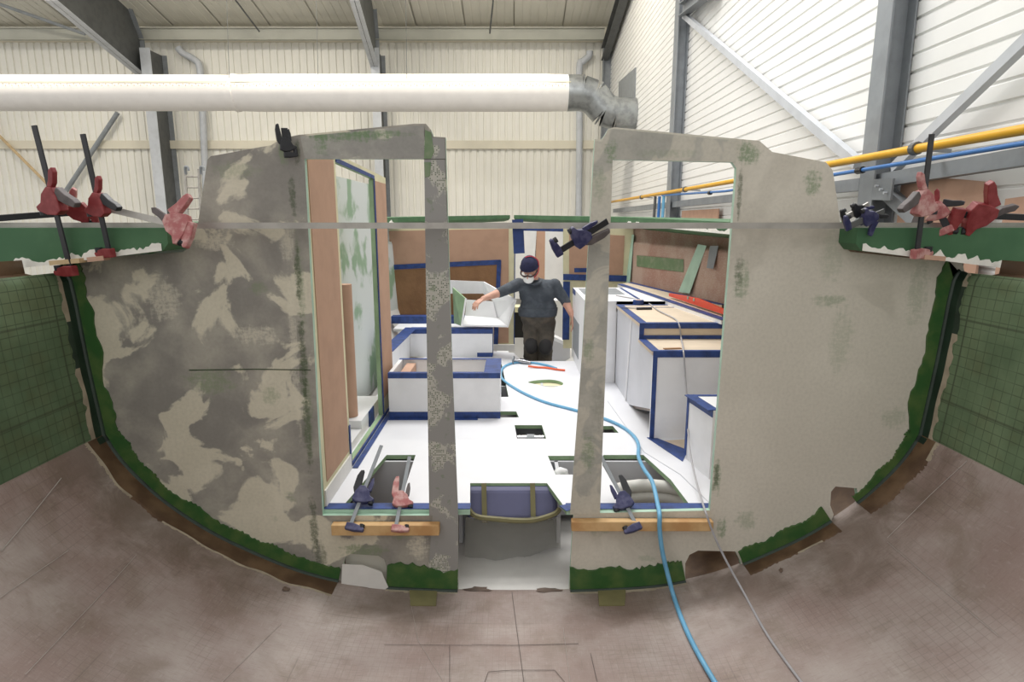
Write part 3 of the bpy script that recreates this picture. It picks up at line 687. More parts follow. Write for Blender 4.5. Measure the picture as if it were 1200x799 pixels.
# sill tapes and timber blocks
for (x0, x1, y0, y1, par) in ((380, 537, 597, 603, bl), (704, 833, 594, 600, br)):
    a = P(x0 + 1, y1, BK + .03); b = P(x1 - 1, y1, BK + .03)
def block(x0, x1, y0, y1, label):
    a = P(x0, y0, BK); b = P(x1, y1, BK); mb = MB(); mb.add(*box((a.x, BK - .055, b.z), (b.x, BK - .006, a.z)))
    o = mb.build('timber_block', M['wood']); m = o.modifiers.new('bevel', 'BEVEL'); m.width = .004; m.segments = 2; props(o, label, 'timber')
block(391, 516, 610, 622, 'pine block clamped under the sill of the left doorway'); block(669, 832, 606, 617, 'pine block clamped under the sill of the right doorway')

# ================================================================== CABIN SOLE
ZF = -1.575
def FL(px, py): return PZ(px, py, ZF)
yf = BK + .034
def FF(px):      # front edge of the sole
    r = P(px, 600, yf); return V((r.x, yf, CZ + ZF))
sole = thing('cabin_sole', (0, 5, CZ + ZF - .03), 'bright white cabin floor with open hatches seen through the doorways', 'cabin floor')
zz = CZ + ZF
far = FL(613, 423).y
outer = [FF(378), FF(551), FL(551, 566), FL(641, 566), FF(663.5), FF(836)] + [V((1.28, 3.6, zz)), V((1.28, 5.9, zz)), V((.9, far, zz)), V((FL(613, 423).x, far, zz)), FL(602, 413.5), FL(582, 411.5), V((-.3, FL(582, 411).y, zz)), V((-1.0, 7.3, zz)), V((-1.25, 6.0, zz)), V((-1.25, 3.5, zz))]
holes = [[FL(*p) for p in q] for q in ([(400, 595), (453, 533), (487, 533), (467, 595)], [(642, 534), (697, 534), (700, 556), (651, 556)], [(707, 533), (754, 533), (786, 562), (811, 595), (734, 595), (706, 545)],
    [(603, 498), (635, 498), (640, 514), (606, 514)], [(586, 482), (605, 482), (608, 489), (586, 489)], [(585, 427), (588, 427), (596, 465), (586, 465)], [(704, 499), (718, 499), (725, 507), (704, 507)])]
ov = [FL(*p) for p in ((617, 448), (624, 446), (634, 445), (645, 444.5), (655, 446), (661, 449), (658, 452), (648, 454), (638, 453), (628, 450))]
plate([outer] + holes + [rounded(ov, .05, 3)], (0, 0, -.03)).build('sole_panel', [M['floorwhite'], M['dullgreen']], sole)
up = V((0, 0, .002))
mk('joint_line', *beam(FL(712, 470) + up, FL(755, 530) + up, .006, .003), M['greywhite'], sole); mk('joint_line', *beam(FL(755, 530) + up, FL(797, 556) + up, .006, .003), M['greywhite'], sole); mk('joint_line', *beam(FL(797, 556) + up, FL(832, 590) + up, .006, .003), M['greywhite'], sole)
oc = sum(ov, V()) / len(ov); plate([[oc + (p - oc) * 1.15 + V((0, 0, -.034)) for p in ov]], (0, 0, -.01)).build('recess_plate', M['tan_edge'], sole)
# sill tape on the front edges
for a, b in ((379, 551), (664, 836)):
    p, q = FF(a) + V((0, .035, .003)), FF(b) + V((0, .035, .003)); mk('blue_tape', *beam(p, q, .07, .003), M['tape'], sole)
    mk('front_lip', *beam(FF(a) + V((0, -.002, -.016)), FF(b) + V((0, -.002, -.016)), .004, .03), M['edgegreen'], sole)
mk('tape_scrap', *beam(FL(660, 592) + up, FL(668, 598) + up, .05, .003), M['tape'], sole)
# shallow bearers and lining below the hatches
def part_box(name, a, b, mat, par): return mk(name, *box(a, b), M[mat], par)
for x in (-.33, .30): part_box('floor_bearer', (x - .012, 3.66, hz(x, 4) + .01), (x + .012, 6.9, zz - .03), 'greywhite', sole)
for y in (3.95, 4.8, 5.9): part_box('cross_bearer', (-1.1, y, zz - .42), (1.1, y + .02, zz - .03), 'greywhite', sole)
part_box('bilge_pan', (-.3, 4.1, zz - .2), (.3, 5.6, zz - .19), 'steeldark', sole)
# keel tank with straps and film
tk = thing('keel_tank', V((0, 3.6, zz - .35)), 'blue-grey tank strapped under the cabin floor between the bulkheads', 'tank')
a = P(550, 568, 3.5); b = P(650, 606, 3.42)
tv = [P(546, 572, 3.50), P(652, 572, 3.50), P(655, 610, 3.40), P(546, 610, 3.40)]
tb = [p + V((0, .45, 0)) for p in tv]
o = mk('tank_body', tv + tb, QB, M['tank'], tk); m = o.modifiers.new('bevel', 'BEVEL'); m.width = .03; m.segments = 3
for x in (567, 624):
    mk('strap', *beam(P(x, 566, 3.485), P(x + 1, 612, 3.385), .03, .006, (0, -1, 0)), M['strap'], tk); mk('buckle', *beam(P(x - 2, 608, 3.375), P(x + 3, 608, 3.375), .012, .022), M['chrome'], tk)
mk('webbing', *tube(smoothpts([P(546, 590, 3.4), P(556, 604, 3.37), P(580, 608, 3.36), P(620, 610, 3.36), P(648, 603, 3.38), P(656, 596, 3.4)], 5), .016, 6), M['strap'], tk)
fv = []; ff = []
for j in range(7):
    for i in range(17):
        tt_ = i / 16; q = P(545 + 112 * tt_, 606 + j * (9 + 3 * math.sin(tt_ * 5)), 3.36 + .03 * j + .05 * noise.noise(V((i * .4, j * .6, 2)))); fv.append(q)
for j in range(6):
    for i in range(16): ff.append((j * 17 + i, j * 17 + i + 1, j * 17 + i + 18, j * 17 + i + 17))
o = mk('plastic_film', fv, ff, M['film'], None, 'all'); props(o, 'crumpled clear plastic film hanging below the strapped tank', 'plastic film')
# coiled white pipe in the right hatch, pipe stub in the left hatch, bag of tape
def coil(c, r, turns, rr, dz):
    return [c + V((r * math.cos(a), r * .8 * math.sin(a), dz * a / 6.283)) for a in [k * .3 for k in range(int(turns * 21))]]
hc = FL(772, 578) + V((0, 0, -.24))
o = mk('flexible_pipe', *tube(coil(hc + V((.02, .05, 0)), .3, 2.6, 0, .07), .042, 12), M['flexpipe'], None, True); props(o, 'coil of white flexible pipe inside the right floor hatch', 'pipe coil')
o = mk('flexible_pipe', *tube(smoothpts([FL(430, 575) + V((-.05, 0, -.12)), FL(440, 580) + V((0, 0, -.14)), FL(446, 588) + V((.02, .0, -.16)), FL(447, 588) + V((.04, .02, -.2))], 5), .05, 12), M['flexpipe'], None, True); props(o, 'short white pipe end inside the left floor hatch', 'pipe')
bagc = FL(659, 549) + V((0, .02, -.06)); bm = bmesh.new(); bmesh.ops.create_icosphere(bm, subdivisions=3, radius=.058)
bv = [bagc + v_.co * (1 + .35 * noise.noise(v_.co * 22)) for v_ in bm.verts]; bf = [[q.index for q in f_.verts] for f_ in bm.faces]; bm.free()
o = mk('plastic_bag', bv, bf, M['white'], None, 'all'); props(o, 'crumpled white plastic bag inside the small hatch beside the right post', 'plastic bag')
vc = FL(622, 509) + V((0, .03, -.05)); t = thing('valve_block', vc, 'grey metal fitting inside the square floor hatch', 'fitting'); mk('body', *tube([vc + V((-.1, 0, 0)), vc + V((.1, 0, 0))], .035, 10), M['chrome'], t, True); mk('flange', *tube([vc + V((-.03, 0, -.02)), vc + V((.03, 0, -.02))], .06, 12), M['steel'], t, True)

# ================================================================== LEFT PARTITION (longitudinal, paper-covered)
PXL = FL(380, 596).x
def L(px, py, dx=0.0): return PX(px, py, PXL + dx)
pt = thing('partition_wall', L(420, 540), 'longitudinal cabin wall covered in brown cardboard with a door opening, behind the left doorway', 'partition')
yN, yE = 3.2, L(459, 400).y
ztop = CZ + .385; d0, d1 = L(404, 400).y, L(445, 400).y; zd1 = L(403, 191).z - .01; zd0 = zz + .04
poly = [V((PXL, y, z)) for y, z in ((yN, zz), (yE, zz), (yE, ztop - .03), (yN, ztop + .03))]
hole = [V((PXL, y, z)) for y, z in ((d0, zd0), (d1, zd0), (d1, zd1 - .03), (d0, zd1))]
plate([poly, hole], (-.03, 0, 0)).build('wall_panel', [M['tan_edge'], M['dullgreen']], pt)
def psheet(y0, y1, z0, z1, mat, name, e=.004):
    pp = [V((PXL + e, y, z)) for y, z in ((y0, z0), (y1, z0), (y1, z1), (y0, z1))]; return plate([pp], (-e + .0005, 0, 0)).build(name, M[mat], pt)
psheet(yN + .06, d0 - .05, zz + .13, ztop - .03, 'card', 'cardboard_sheet'); psheet(d1 + .06, yE - .02, zz + .16, ztop - .08, 'card', 'cardboard_sheet')
psheet(yN + .01, d0 - .02, zz + .002, zz + .1, 'offwhite', 'skirting', .01)
for (y0, z0, y1, z1) in ((d0, zd1 + .01, d1 + .02, zd1 - .02), (d1 + .015, zd0, d1 + .015, zd1 - .03), (d0 - .012, zd0, d0 - .012, zd0 + .25), (d0, zd0 - .02, yE, zd0 - .02)):
    mk('blue_tape', *beam(V((PXL + .005, y0, z0)), V((PXL + .005, y1, z1)), .025, .006, (1, 0, 0)), M['tape'], pt)
mk('floor_tape', *beam(V((PXL + .03, d0 - .02, zz + .004)), V((PXL + .03, yE, zz + .004)), .035, .004), M['tape'], pt)
mk('door_jamb', *box((PXL - .031, d1 - .012, zd0), (PXL - .002, d1 - .002, zd1 - .04)), M['dullgreen'], pt)
# things behind it: cardboard tube on end, white step box, lining
o = mk('cardboard_tube', *tube([L(411, 487, -.18), V((L(411, 487, -.18).x, L(411, 487, -.18).y, L(411, 330, -.18).z))], .055, 18), M['card'], None, True); props(o, 'tall brown cardboard tube standing on end behind the left door opening', 'tube')
tx = L(411, 487, -.18)
t = thing('step_box', V((PXL - .3, tx.y + .1, zz)), 'white step box on the floor behind the left door opening', 'step')
part_box('upper_step', (PXL - .75, tx.y - .12, zz - .06), (PXL - .07, d1 + .25, tx.z - .002), 'white', t); part_box('lower_step', (PXL - .75, d0 - .05, zz - .2), (PXL - .07, tx.y - .125, zz + .06), 'white', t)
part_box('blue_tape', (PXL - .068, tx.y + .1, zz), (PXL - .06, tx.y + .26, tx.z), 'tape', t)
# mottled inner lining panel closing the cabin beyond
pp = [V((-1.42, 4.75, zz - .1)), V((-1.40, 6.6, zz - .1)), V((-1.40, 6.6, CZ + .36)), V((-1.42, 4.75, CZ + .36))]
o = plate([pp], (-.02, 0, 0)).build('lining_panel', M['mottle']); props(o, 'mottled white and green hull lining seen through the left door opening', 'lining panel')

# ================================================================== LEFT SETTEE BOXES
def tp(name, p, q, wd, th, up, par, mat='tape'): return mk(name, *beam(p, q, wd, th, up), M[mat], par)
def openbox(name, x0, x1, y0, y1, z0, z1, label, thick=.03, inner='white'):
    t = thing(name, ((x0 + x1) / 2, (y0 + y1) / 2, z0), label, 'settee')
    part_box('front_panel', (x0, y0, z0), (x1, y0 + thick, z1), 'white', t); part_box('back_panel', (x0, y1 - thick, z0), (x1, y1, z1), 'white', t)
    part_box('side_panel', (x1 - thick, y0 + thick + .001, z0), (x1, y1 - thick - .001, z1), 'white', t); part_box('side_panel', (x0, y0 + thick + .001, z0), (x0 + thick, y1 - thick - .001, z1), 'white', t)
    part_box('bottom_panel', (x0 + thick, y0 + thick, z0 + .02), (x1 - thick, y1 - thick, z0 + .04), 'offwhite', t)
    e = .003; h = .045
    part_box('top_tape', (x0, y0 - e, z1), (x1 + e, y0 + h, z1 + e), 'tape', t); part_box('top_tape', (x1 - .13, y0 + h, z1), (x1 + e, y1, z1 + e), 'tape', t); part_box('top_tape', (x0, y1 - h, z1), (x1 - .13, y1, z1 + e), 'tape', t)
    part_box('edge_tape', (x0, y0 - e, z1 - .04), (x1 + e, y0 - .0005, z1), 'tape', t); part_box('edge_tape', (x1 + .0005, y0, z1 - .04), (x1 + e, y1, z1), 'tape', t)
    part_box('base_tape', (x0, y0 - e * 1.5, z0), (x1 + e, y0 - .0005, z0 + .055), 'tape', t); part_box('floor_tape', (x0, y0 - .05, z0 + .0005), (x1 - .18, y0 - .006, z0 + .004), 'tape', t)
    return t
s1 = FL(586, 490); zt1 = P(586, 437.5, s1.y).z
st1 = openbox('settee_box', PXL + .05, s1.x, s1.y, PZ(586, 420, zt1 - CZ).y, zz + .0, zt1, 'open white settee box edged in blue tape, nearest to the left doorway')
part_box('plywood_stiffener', (PXL + .12, s1.y + .1, zz + .05), (PXL + .2, s1.y + .5, zt1 - .03), 'pinkply', st1)
s2 = FL(577, 418); zt2 = P(577, 386, s2.y).z
t = thing('settee', V((-.7, s2.y, zz)), 'white settee base edged in blue tape beneath the tilted white locker box', 'settee')
xL2 = P(480, 386, s2.y).x; xL1 = -1.5
part_box('front_panel', (xL2, s2.y, zz), (s2.x, s2.y + .03, zt2), 'white', t); part_box('side_panel', (s2.x - .03, s2.y + .031, zz), (s2.x, s2.y + .5, zt2), 'white', t)
part_box('top_panel', (xL2 - .2, s2.y + .031, zt2 - .03), (s2.x - .031, s2.y + .5, zt2), 'white', t)
part_box('edge_tape', (xL2, s2.y - .004, zt2 - .05), (s2.x + .004, s2.y - .0005, zt2), 'tape', t); part_box('top_tape', (xL2, s2.y - .004, zt2), (s2.x + .004, s2.y + .14, zt2 + .004), 'tape', t)
part_box('base_tape', (s2.x - .18, s2.y - .004, zz), (s2.x + .004, s2.y - .0005, zz + .05), 'tape', t); part_box('side_tape', (s2.x + .0005, s2.y + .06, zz), (s2.x + .005, s2.y + .2, zt2), 'tape', t)
# return of the settee along the hull side
a0 = PZ(482, 384, zt2 - CZ); a1 = PZ(452, 412, zt2 - CZ)
pr_ = [V((a0.x, a0.y, 0)), V((a1.x, a1.y, 0)), V((a1.x - .2, a1.y, 0)), V((a0.x - .2, a0.y, 0))]
mk('return_panel', [V((p.x, p.y, zz)) for p in (pr_[0], pr_[1])] + [V((p.x, p.y, zt2)) for p in (pr_[1], pr_[0])] + [V((p.x - .03, p.y, zz)) for p in (pr_[0], pr_[1])] + [V((p.x - .03, p.y, zt2)) for p in (pr_[1], pr_[0])], QB, M['white'], t)
tp('return_tape', V((a0.x, a0.y, zt2 + .002)), V((a1.x, a1.y, zt2 + .002)), .14, .005, (0, 0, 1), t); tp('return_tape', V((a0.x + .004, a0.y, zt2 - .03)), V((a1.x + .004, a1.y, zt2 - .03)), .005, .05, (0, 0, 1), t)
part_box('locker_top', (-1.75, s2.y - 1.0, zt2 - .06), (a0.x - .3, s2.y + .4, zt2 - .04), 'steel', t)
part_box('rear_tape', (-1.5, s2.y + .42, zt2 + .001), (s2.x - .3, s2.y + .55, zt2 + .09), 'tape', t)

# ================================================================== FORWARD BULKHEAD
FY = 8.0
def G(px, py, dy=0.0): return P(px, py, FY + dy)
def fsheet(pts, mat, name, par, d, edge=None): return plate([[G(x, y, -d) for x, y in pts]], (0, d - .0005 if d else .03, 0)).build(name, [M[mat], M[edge or mat]], par)
t = thing('forward_bulkhead', G(530, 408), 'forward bulkhead left of the worker, covered with cardboard and kraft paper', 'bulkhead')
fsheet([(440, 268), (604, 264), (603, 408), (440, 408)], 'tan_edge', 'panel', t, 0, 'dullgreen')
fsheet([(440, 271), (596, 268), (596, 402), (440, 402)], 'card', 'cardboard_sheet', t, .008)
fsheet([(440, 318), (584, 310), (582, 420), (440, 372)], 'kraft', 'kraft_paper', t, .014)
for a, b in (((440, 314), (587, 307)), ((585, 305), (581, 405)), ((440, 371.5), (545, 371.5))): tp('blue_tape', G(*a, -.018), G(*b, -.018), .006, .062, (0, 0, 1), t) if a[0] < 500 else tp('blue_tape', G(*a, -.018), G(*b, -.018), .006, .055, (1, 0, 0), t)
mk('edge_tape', *beam(G(603.5, 264, -.004), G(602.5, 404, -.004), .006, .012, (1, 0, 0)), M['tape'], t)
fsheet([(568, 404), (603, 404), (603, 411), (566, 411)], 'offwhite', 'kick_board', t, .05)
o = mk('tape_strip', *beam(P(606.5, 257, 3.092), P(608.5, 297, 3.092), .055, .002, (0, -1, 0)), M['tape']); props(o, 'wide blue tape strip hanging from the batten above the worker', 'tape')
t = thing('forward_bulkhead', G(700, 408), 'narrow forward bulkhead right of the worker, with a cardboard sheet and blue tape', 'bulkhead')
fsheet([(660, 267), (742, 268), (742, 408), (660, 408)], 'tan_edge', 'panel', t, 0, 'dullgreen')
fsheet([(667, 273), (732, 276), (730, 322), (667, 322)], 'card', 'cardboard_sheet', t, .008)
fsheet([(660, 330), (668, 330), (667, 398), (659, 398)], 'tape', 'blue_tape', t, .012); fsheet([(660, 321), (735, 323), (735, 330), (660, 328)], 'tape', 'blue_tape', t, .014); fsheet([(673, 314), (690, 314), (690, 319), (673, 319)], 'tape', 'blue_tape', t, .014)
t = thing('door_header', G(632, 270), 'blue-taped header over the doorway behind the worker', 'door header'); fsheet([(604, 262), (662, 263), (662, 268), (604, 266)], 'tan_edge', 'panel', t, 0); fsheet([(604, 266), (660, 267), (660, 271.5), (604, 270)], 'tape', 'blue_tape', t, .01)
# forepeak beyond the doorway
t = thing('forepeak_wall', P(632, 420, 9.2), 'white forepeak panels seen through the doorway behind the worker', 'panel wall')
for pts, m in (([(590, 268), (629, 268), (626, 350), (590, 350)], 'white'), ([(629, 268), (639, 268), (638, 350), (624, 350)], 'pinkply'), ([(639, 268), (700, 268), (700, 350), (638, 350)], 'white')):
    plate([[P(x, y, 9.2) for x, y in pts]], (0, .03, 0)).build('panel', M[m], t)
t = thing('forepeak_locker', P(610, 400, 8.6), 'dark open locker with a pale top behind the worker, in the doorway', 'locker')
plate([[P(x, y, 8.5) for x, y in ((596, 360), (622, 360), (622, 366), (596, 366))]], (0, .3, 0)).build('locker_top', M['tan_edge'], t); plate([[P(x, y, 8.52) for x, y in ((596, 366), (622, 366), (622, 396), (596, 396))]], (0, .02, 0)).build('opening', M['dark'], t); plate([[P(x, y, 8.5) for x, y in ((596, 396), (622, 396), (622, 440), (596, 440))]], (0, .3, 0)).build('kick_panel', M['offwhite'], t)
t = thing('forepeak_bunk', P(650, 420, 8.4), 'white forepeak bunk corner right of the worker legs', 'bunk')
plate([[P(x, y, 8.4) for x, y in ((640, 352), (664, 352), (664, 398), (644, 392))]], (0, .25, 0)).build('bunk_side', M['white'], t); mk('bunk_edge', *beam(P(644, 393, 8.3), P(664, 402, 8.1), .08, .05), M['white'], t); plate([[P(x, y, 8.45) for x, y in ((636, 392), (668, 400), (668, 440), (636, 440))]], (0, .02, 0)).build('bunk_front', M['greywhite'], t)
t = mk('forward_sole', *box((-.5, far + .06, zz - .4), (1.0, 9.2, zz - .37)), M['greywhite']); props(t, 'lower grey floor in the forward cabin where the worker stands', 'cabin floor')
mk('sole_riser', *box((-.45, far + .04, zz - .4), (.9, far + .055, zz - .035)), M['offwhite'], sole)

# ================================================================== RIGHT GALLEY
zc1_ = P(750, 379, 4.79).z; xg = P(750, 379, 4.79).x
gy = [PZ(714, 357, zc1_ - CZ).y, 4.79]
xgs = 1.78
gl = thing('galley_unit', V((1.2, 4.8, zz)), 'tall white galley unit with blue-taped stepped worktops in the right doorway', 'galley unit')
zs_ = P(766, 411.5, 4.32).z; y2 = 4.32; x2 = P(766, 411.5, y2).x
y1 = gy[1]; y0 = gy[0]
part_box('worktop', (xg, y1, zc1_ - .03), (xgs, y0, zc1_), 'cream', gl)
part_box('riser_panel', (xg + .02, y1 + .005, zs_ + .001), (xgs, y1 + .03, zc1_ - .031), 'cream', gl)
part_box('lower_worktop', (min(x2, xg) - .002, y2, zs_ - .03), (xgs, y1 + .035, zs_), 'cream', gl)
part_box('front_panel', (x2, y2 + .002, zz + .0), (xgs - .05, y2 + .03, zs_ - .031), 'white', gl)
# inboard side panel: follows the stepped top
xs_ = xg + .012; tb_, tf_ = PX(716, 470, xs_ + .01), PX(761, 475, xs_ + .01)
sp = [V((xs_, y0, zc1_ - .031)), V((xs_, y1 + .001, zc1_ - .031)), V((xs_, y1 + .001, zs_ - .031)), V((xs_, y2 + .031, zs_ - .031)), V((xs_, y2 + .031, tf_.z)), V((xs_, tb_.y, tb_.z)), V((xs_, y0, tb_.z))]
plate([sp], (.02, 0, 0)).build('side_panel', M['greywhite'], gl)
mk('corner_post', *beam(PX(740, 374, xg + .006), PX(733, 469, xg + .006), .02, .01, (1, 0, 0)), M['white'], gl)
mk('toe_kick', *beam(V((xs_ + .03, tb_.y, tb_.z)), V((xs_ + .03, y2 + .06, tf_.z)), .01, .06, (0, 0, 1)), M['resin'], gl)
part_box('plinth', (xg + .16, y2 + .25, zz), (xgs, y0, zz + .3), 'white', gl)
e = .003
def hb(name, a, b): return part_box(name, a, b, 'tape', gl)
hb('worktop_tape', (xg - e, y1 - e, zc1_), (xgs, y1 + .05, zc1_ + e)); hb('worktop_tape', (xg - e, y1 + .05, zc1_), (xg + .06, y0, zc1_ + e)); hb('worktop_tape', (xg + .06, y0 - .05, zc1_), (xgs, y0, zc1_ + e)); hb('worktop_tape', (xg + .061, y0 - .2, zc1_), (xgs - .2, y0 - .18, zc1_ + e))
hb('edge_tape', (xg - e, y1 - e, zc1_ - .04), (xgs, y1 - .0005, zc1_ - .0005)); hb('edge_tape', (xg - e, y1 - e, zs_), (xg + .035, y1 - .0006, zc1_ - .04)); hb('riser_tape', (xg + .035, y1 - e, zs_ + .001), (xgs, y1 - .0006, zs_ + .03))
hb('lower_tape', (x2 - .012 - e, y2 - e, zs_), (xgs, y2 + .035, zs_ + e)); hb('lower_tape', (x2 - .012 - e, y2 + .035, zs_), (x2 + .045, y1, zs_ + e)); hb('edge_tape', (x2 - e, y2 - e, zs_ - .045), (xgs, y2 - .0005, zs_)); hb('edge_tape', (x2 - e, y2 - e, zz), (x2 + .03, y2 - .0006, zs_ - .045))
tr = [FL(758, 513), FL(768, 513), FL(806, 528), FL(800, 541)]
mk('floor_tape', [p + V((0, 0, .001)) for p in tr] + [p + V((0, 0, .005)) for p in tr], QB, M['tape'], gl)
tr = [FL(774, 517), FL(806, 515), FL(806, 527)]; mk('floor_paper', [p + V((0, 0, .001)) for p in tr] + [p + V((0, 0, .004)) for p in tr], [(0, 1, 2), (3, 4, 5), (0, 1, 4, 3), (1, 2, 5, 4), (2, 0, 3, 5)], M['cream'], gl)
mk('torn_paper', *beam(V((x2 + .09, y2 + .07, zs_ + .004)), V((x2 + .22, y2 + .09, zs_ + .004)), .03, .006), M['kraft'], gl)
# near right low box
nb = thing('galley_end_box', V((1.2, 3.9, zz)), 'low white box with blue-taped edges beside the right doorway edge', 'cabinet')
n0 = PZ(808, 463, -1.13); n1 = PZ(836, 481, -1.13); zn = CZ - 1.13
qa = [V((n0.x, n0.y, 0)), V((n1.x, n1.y, 0)), V((1.7, n1.y, 0)), V((1.7, n0.y, 0))]
mk('box_body', [V((p.x, p.y, zz)) for p in qa] + [V((p.x, p.y, zn)) for p in qa], QB, M['white'], nb)
tp('edge_tape', V((n0.x, n0.y, zn + .002)), V((n1.x, n1.y, zn + .002)), .07, .005, (0, 0, 1), nb); tp('edge_tape', V((n0.x - .003, n0.y, zn - .02)), V((n1.x - .003, n1.y, zn - .02)), .004, .05, (0, 0, 1), nb); part_box('back_tape', (n0.x, n0.y - .03, zn), (1.6, n0.y, zn + .005), 'tape', nb); tp('corner_tape', V((n0.x - .003, n0.y + .012, zn)), V((n0.x - .003, n0.y + .012, zn - .42)), .03, .008, (1, 0, 0), nb)
# rear counter and shelf along the hull side
rc = thing('rear_counter', V((1.3, 6, zz)), 'pale rear worktop running forward behind the galley unit', 'counter')
zr_ = zc1_ + .03; RX = .715
part_box('worktop', (RX, y0 + .03, zr_ - .03), (1.55, 7.2, zr_), 'white', rc); part_box('front_panel', (xg + .005, y0 + .03, zr_ - .1), (xgs, y0 + .05, zr_ - .001), 'cream', rc); part_box('end_panel', (RX, y0 + .03, zz), (xg + .02, y0 + .049, zr_ - .031), 'white', rc); part_box('inner_front', (RX, y0 + .05, zz), (RX + .03, 7.2, zr_ - .031), 'white', rc)
part_box('corner_tape', (RX - .004, 6.9, zr_ - .06), (RX - .0005, 7.2, zr_), 'tape', rc); part_box('louvre_panel', (RX - .004, 6.45, zz + .12), (RX - .0005, 7.05, zz + .5), 'steel', rc); part_box('sink_opening', (RX + .05, 6.5, zr_ + .0005), (1.2, 7.1, zr_ + .003), 'steel', rc); part_box('worktop_tape', (1.25, 6.1, zr_), (1.28, 7.15, zr_ + .003), 'tape', rc)
sh = thing('side_shelf', V((1.6, 5.5, zz + .8)), 'pale side shelf with blue tape running along the right hull side', 'shelf')
shp = [(P(724, 332, 7.4), P(745, 332, 7.6)), (P(845, 380, 4.7), P(880, 374, 4.55))]
zsv = zc1_ + .035
def S(px, py): q = PZ(px, py, zsv - CZ); return q
sv = [S(724, 333), S(738, 331), S(846, 357), S(846, 375)]
mk('shelf_board', [V((p.x, p.y, zsv)) for p in sv] + [V((p.x, p.y, zsv - .03)) for p in sv], QB, M['cream'], sh)
tp('blue_tape', sv[1] + V((0, 0, .002)), sv[2] + V((0, 0, .002)), .06, .004, (0, 0, 1), sh); tp('blue_tape', sv[0] + V((.03, 0, .002)), sv[3] + V((.03, 0, .002)), .07, .004, (0, 0, 1), sh)
tp('shelf_front', sv[0] + V((0, 0, -.02)), sv[3] + V((0, 0, -.02)), .01, .03, (0, 0, 1), sh, 'white')
# liner pieces on the right hull side
o = mk('core_strip', [hullhit(746, 299, .01), hullhit(801, 304, .01), hullhit(801, 319, .01), hullhit(746, 312, .01)], [(0, 1, 2, 3)], M['greensmear'], hull)
o = mk('frame_rib', [hullhit(818, 286, .07), hullhit(828, 288, .07), hullhit(808, 344, .07), hullhit(795, 342, .07)], [(0, 1, 2, 3)], M['edgegreen'], hull)
o = mk('frame_rib', [hullhit(832, 288, .07), hullhit(842, 288, .07), hullhit(836, 315, .07), hullhit(828, 314, .07)], [(0, 1, 2, 3)], M['steel'], hull)
o = mk('frame_rib', [hullhit(736, 274, .07), hullhit(743, 275, .07), hullhit(738, 333, .07), hullhit(731, 331, .07)], [(0, 1, 2, 3)], M['edgegreen'], hull)
# spirit level, tape roll, knife
zt_ = zsv + .02
t = thing('spirit_level', PZ(815, 357, zt_ - CZ), 'orange-red spirit level lying on the shelf at the right', 'spirit level')
la, lb = PZ(785, 347, zt_ - CZ), PZ(860, 372, zt_ - CZ); d = (lb - la)
lv = []
for s_, hh in ((0, .03), (.25, .05), (.5, .065), (.75, .05), (1, .03)):
    c = la + d * s_; lv += [c + V((-.012, 0, 0)), c + V((.012, 0, 0)), c + V((.012, 0, hh)), c + V((-.012, 0, hh))]
lf = [(i * 4 + j, i * 4 + (j + 1) % 4, i * 4 + 4 + (j + 1) % 4, i * 4 + 4 + j) for i in range(4) for j in range(4)] + [(0, 1, 2, 3), (16, 17, 18, 19)]
mk('body', lv, lf, M['levelred'], t)
for s_ in (.36, .46): c = la + d * s_ + V((-.014, 0, .045)); mk('vial', *tube([c - V((0, 0, .012)), c + V((0, 0, .012))], .01, 8), M['edgegreen'], t)
q = PZ(748, 357, zc1_ - CZ)
t = thing('tape_roll', q + V((0, 0, .004)), 'roll of dark blue tape on the galley worktop', 'tape roll'); mk('roll', *tube([q + V((0, 0, .004)), q + V((0, 0, .045))], .052, 20), M['tape'], t, True); mk('core', *tube([q + V((0, 0, .0455)), q + V((0, 0, .047))], .03, 16), M['card'], t)
q = PZ(755, 363, zc1_ - CZ) + V((0, 0, .01)); t = thing('utility_knife', q, 'black utility knife lying on the galley worktop', 'knife'); mk('handle', *beam(q + V((-.07, 0, 0)), q + V((.07, .01, 0)), .022, .016), M['black'], t); mk('blade', *beam(q + V((-.2, .07, 0)), q + V((-.07, 0, 0)), .015, .004), M['steeldark'], t)

# ================================================================== WHITE LOCKER BOX held by the worker
YB = s2.y
def B_(px, py, dy): return P(px, py, YB + dy)
t = thing('locker_box', B_(570, 384, .1), 'tilted white locker box with open top resting on the settee, held by the worker', 'locker box')
def slab(pts, th, mat, name):
    pts = [V(p) for p in pts]; n_ = (pts[1] - pts[0]).cross(pts[-1] - pts[0]).normalized() * th
    mk(name, pts + [p + n_ for p in pts], QB, M[mat], t)
A_, Bq, B2, A2 = B_(542, 382, -.1), B_(594, 383.5, -.1), B_(583, 374, .25), B_(545, 371, .25)
slab([A_, Bq, B2, A2], .02, 'white', 'bottom_panel'); slab([A2, B2, B_(578, 353, .27), B_(547, 351, .27)], .02, 'white', 'middle_wall')
slab([B_(604, 351, -.05), Bq, B2, B_(578, 353, .27)], .02, 'white', 'side_panel'); slab([B_(566, 330, .5), B_(604, 351, -.05), B_(578, 353, .27), B_(566, 344, .5)], .02, 'white', 'corner_wall')
slab([A_, B_(547, 350, -.06), B_(532, 337, .3), B_(534, 379, .25)], .02, 'dullgreen', 'side_panel'); slab([B_(542, 383, -.105), B_(547, 350, -.065), B_(545, 349, -.065), B_(540, 381.5, -.105)], .03, 'white', 'front_edge')
slab([B_(515, 328, .5), B_(566, 330, .5), B_(566, 344, .5), B_(515, 344, .5)], .02, 'white', 'rear_wall')

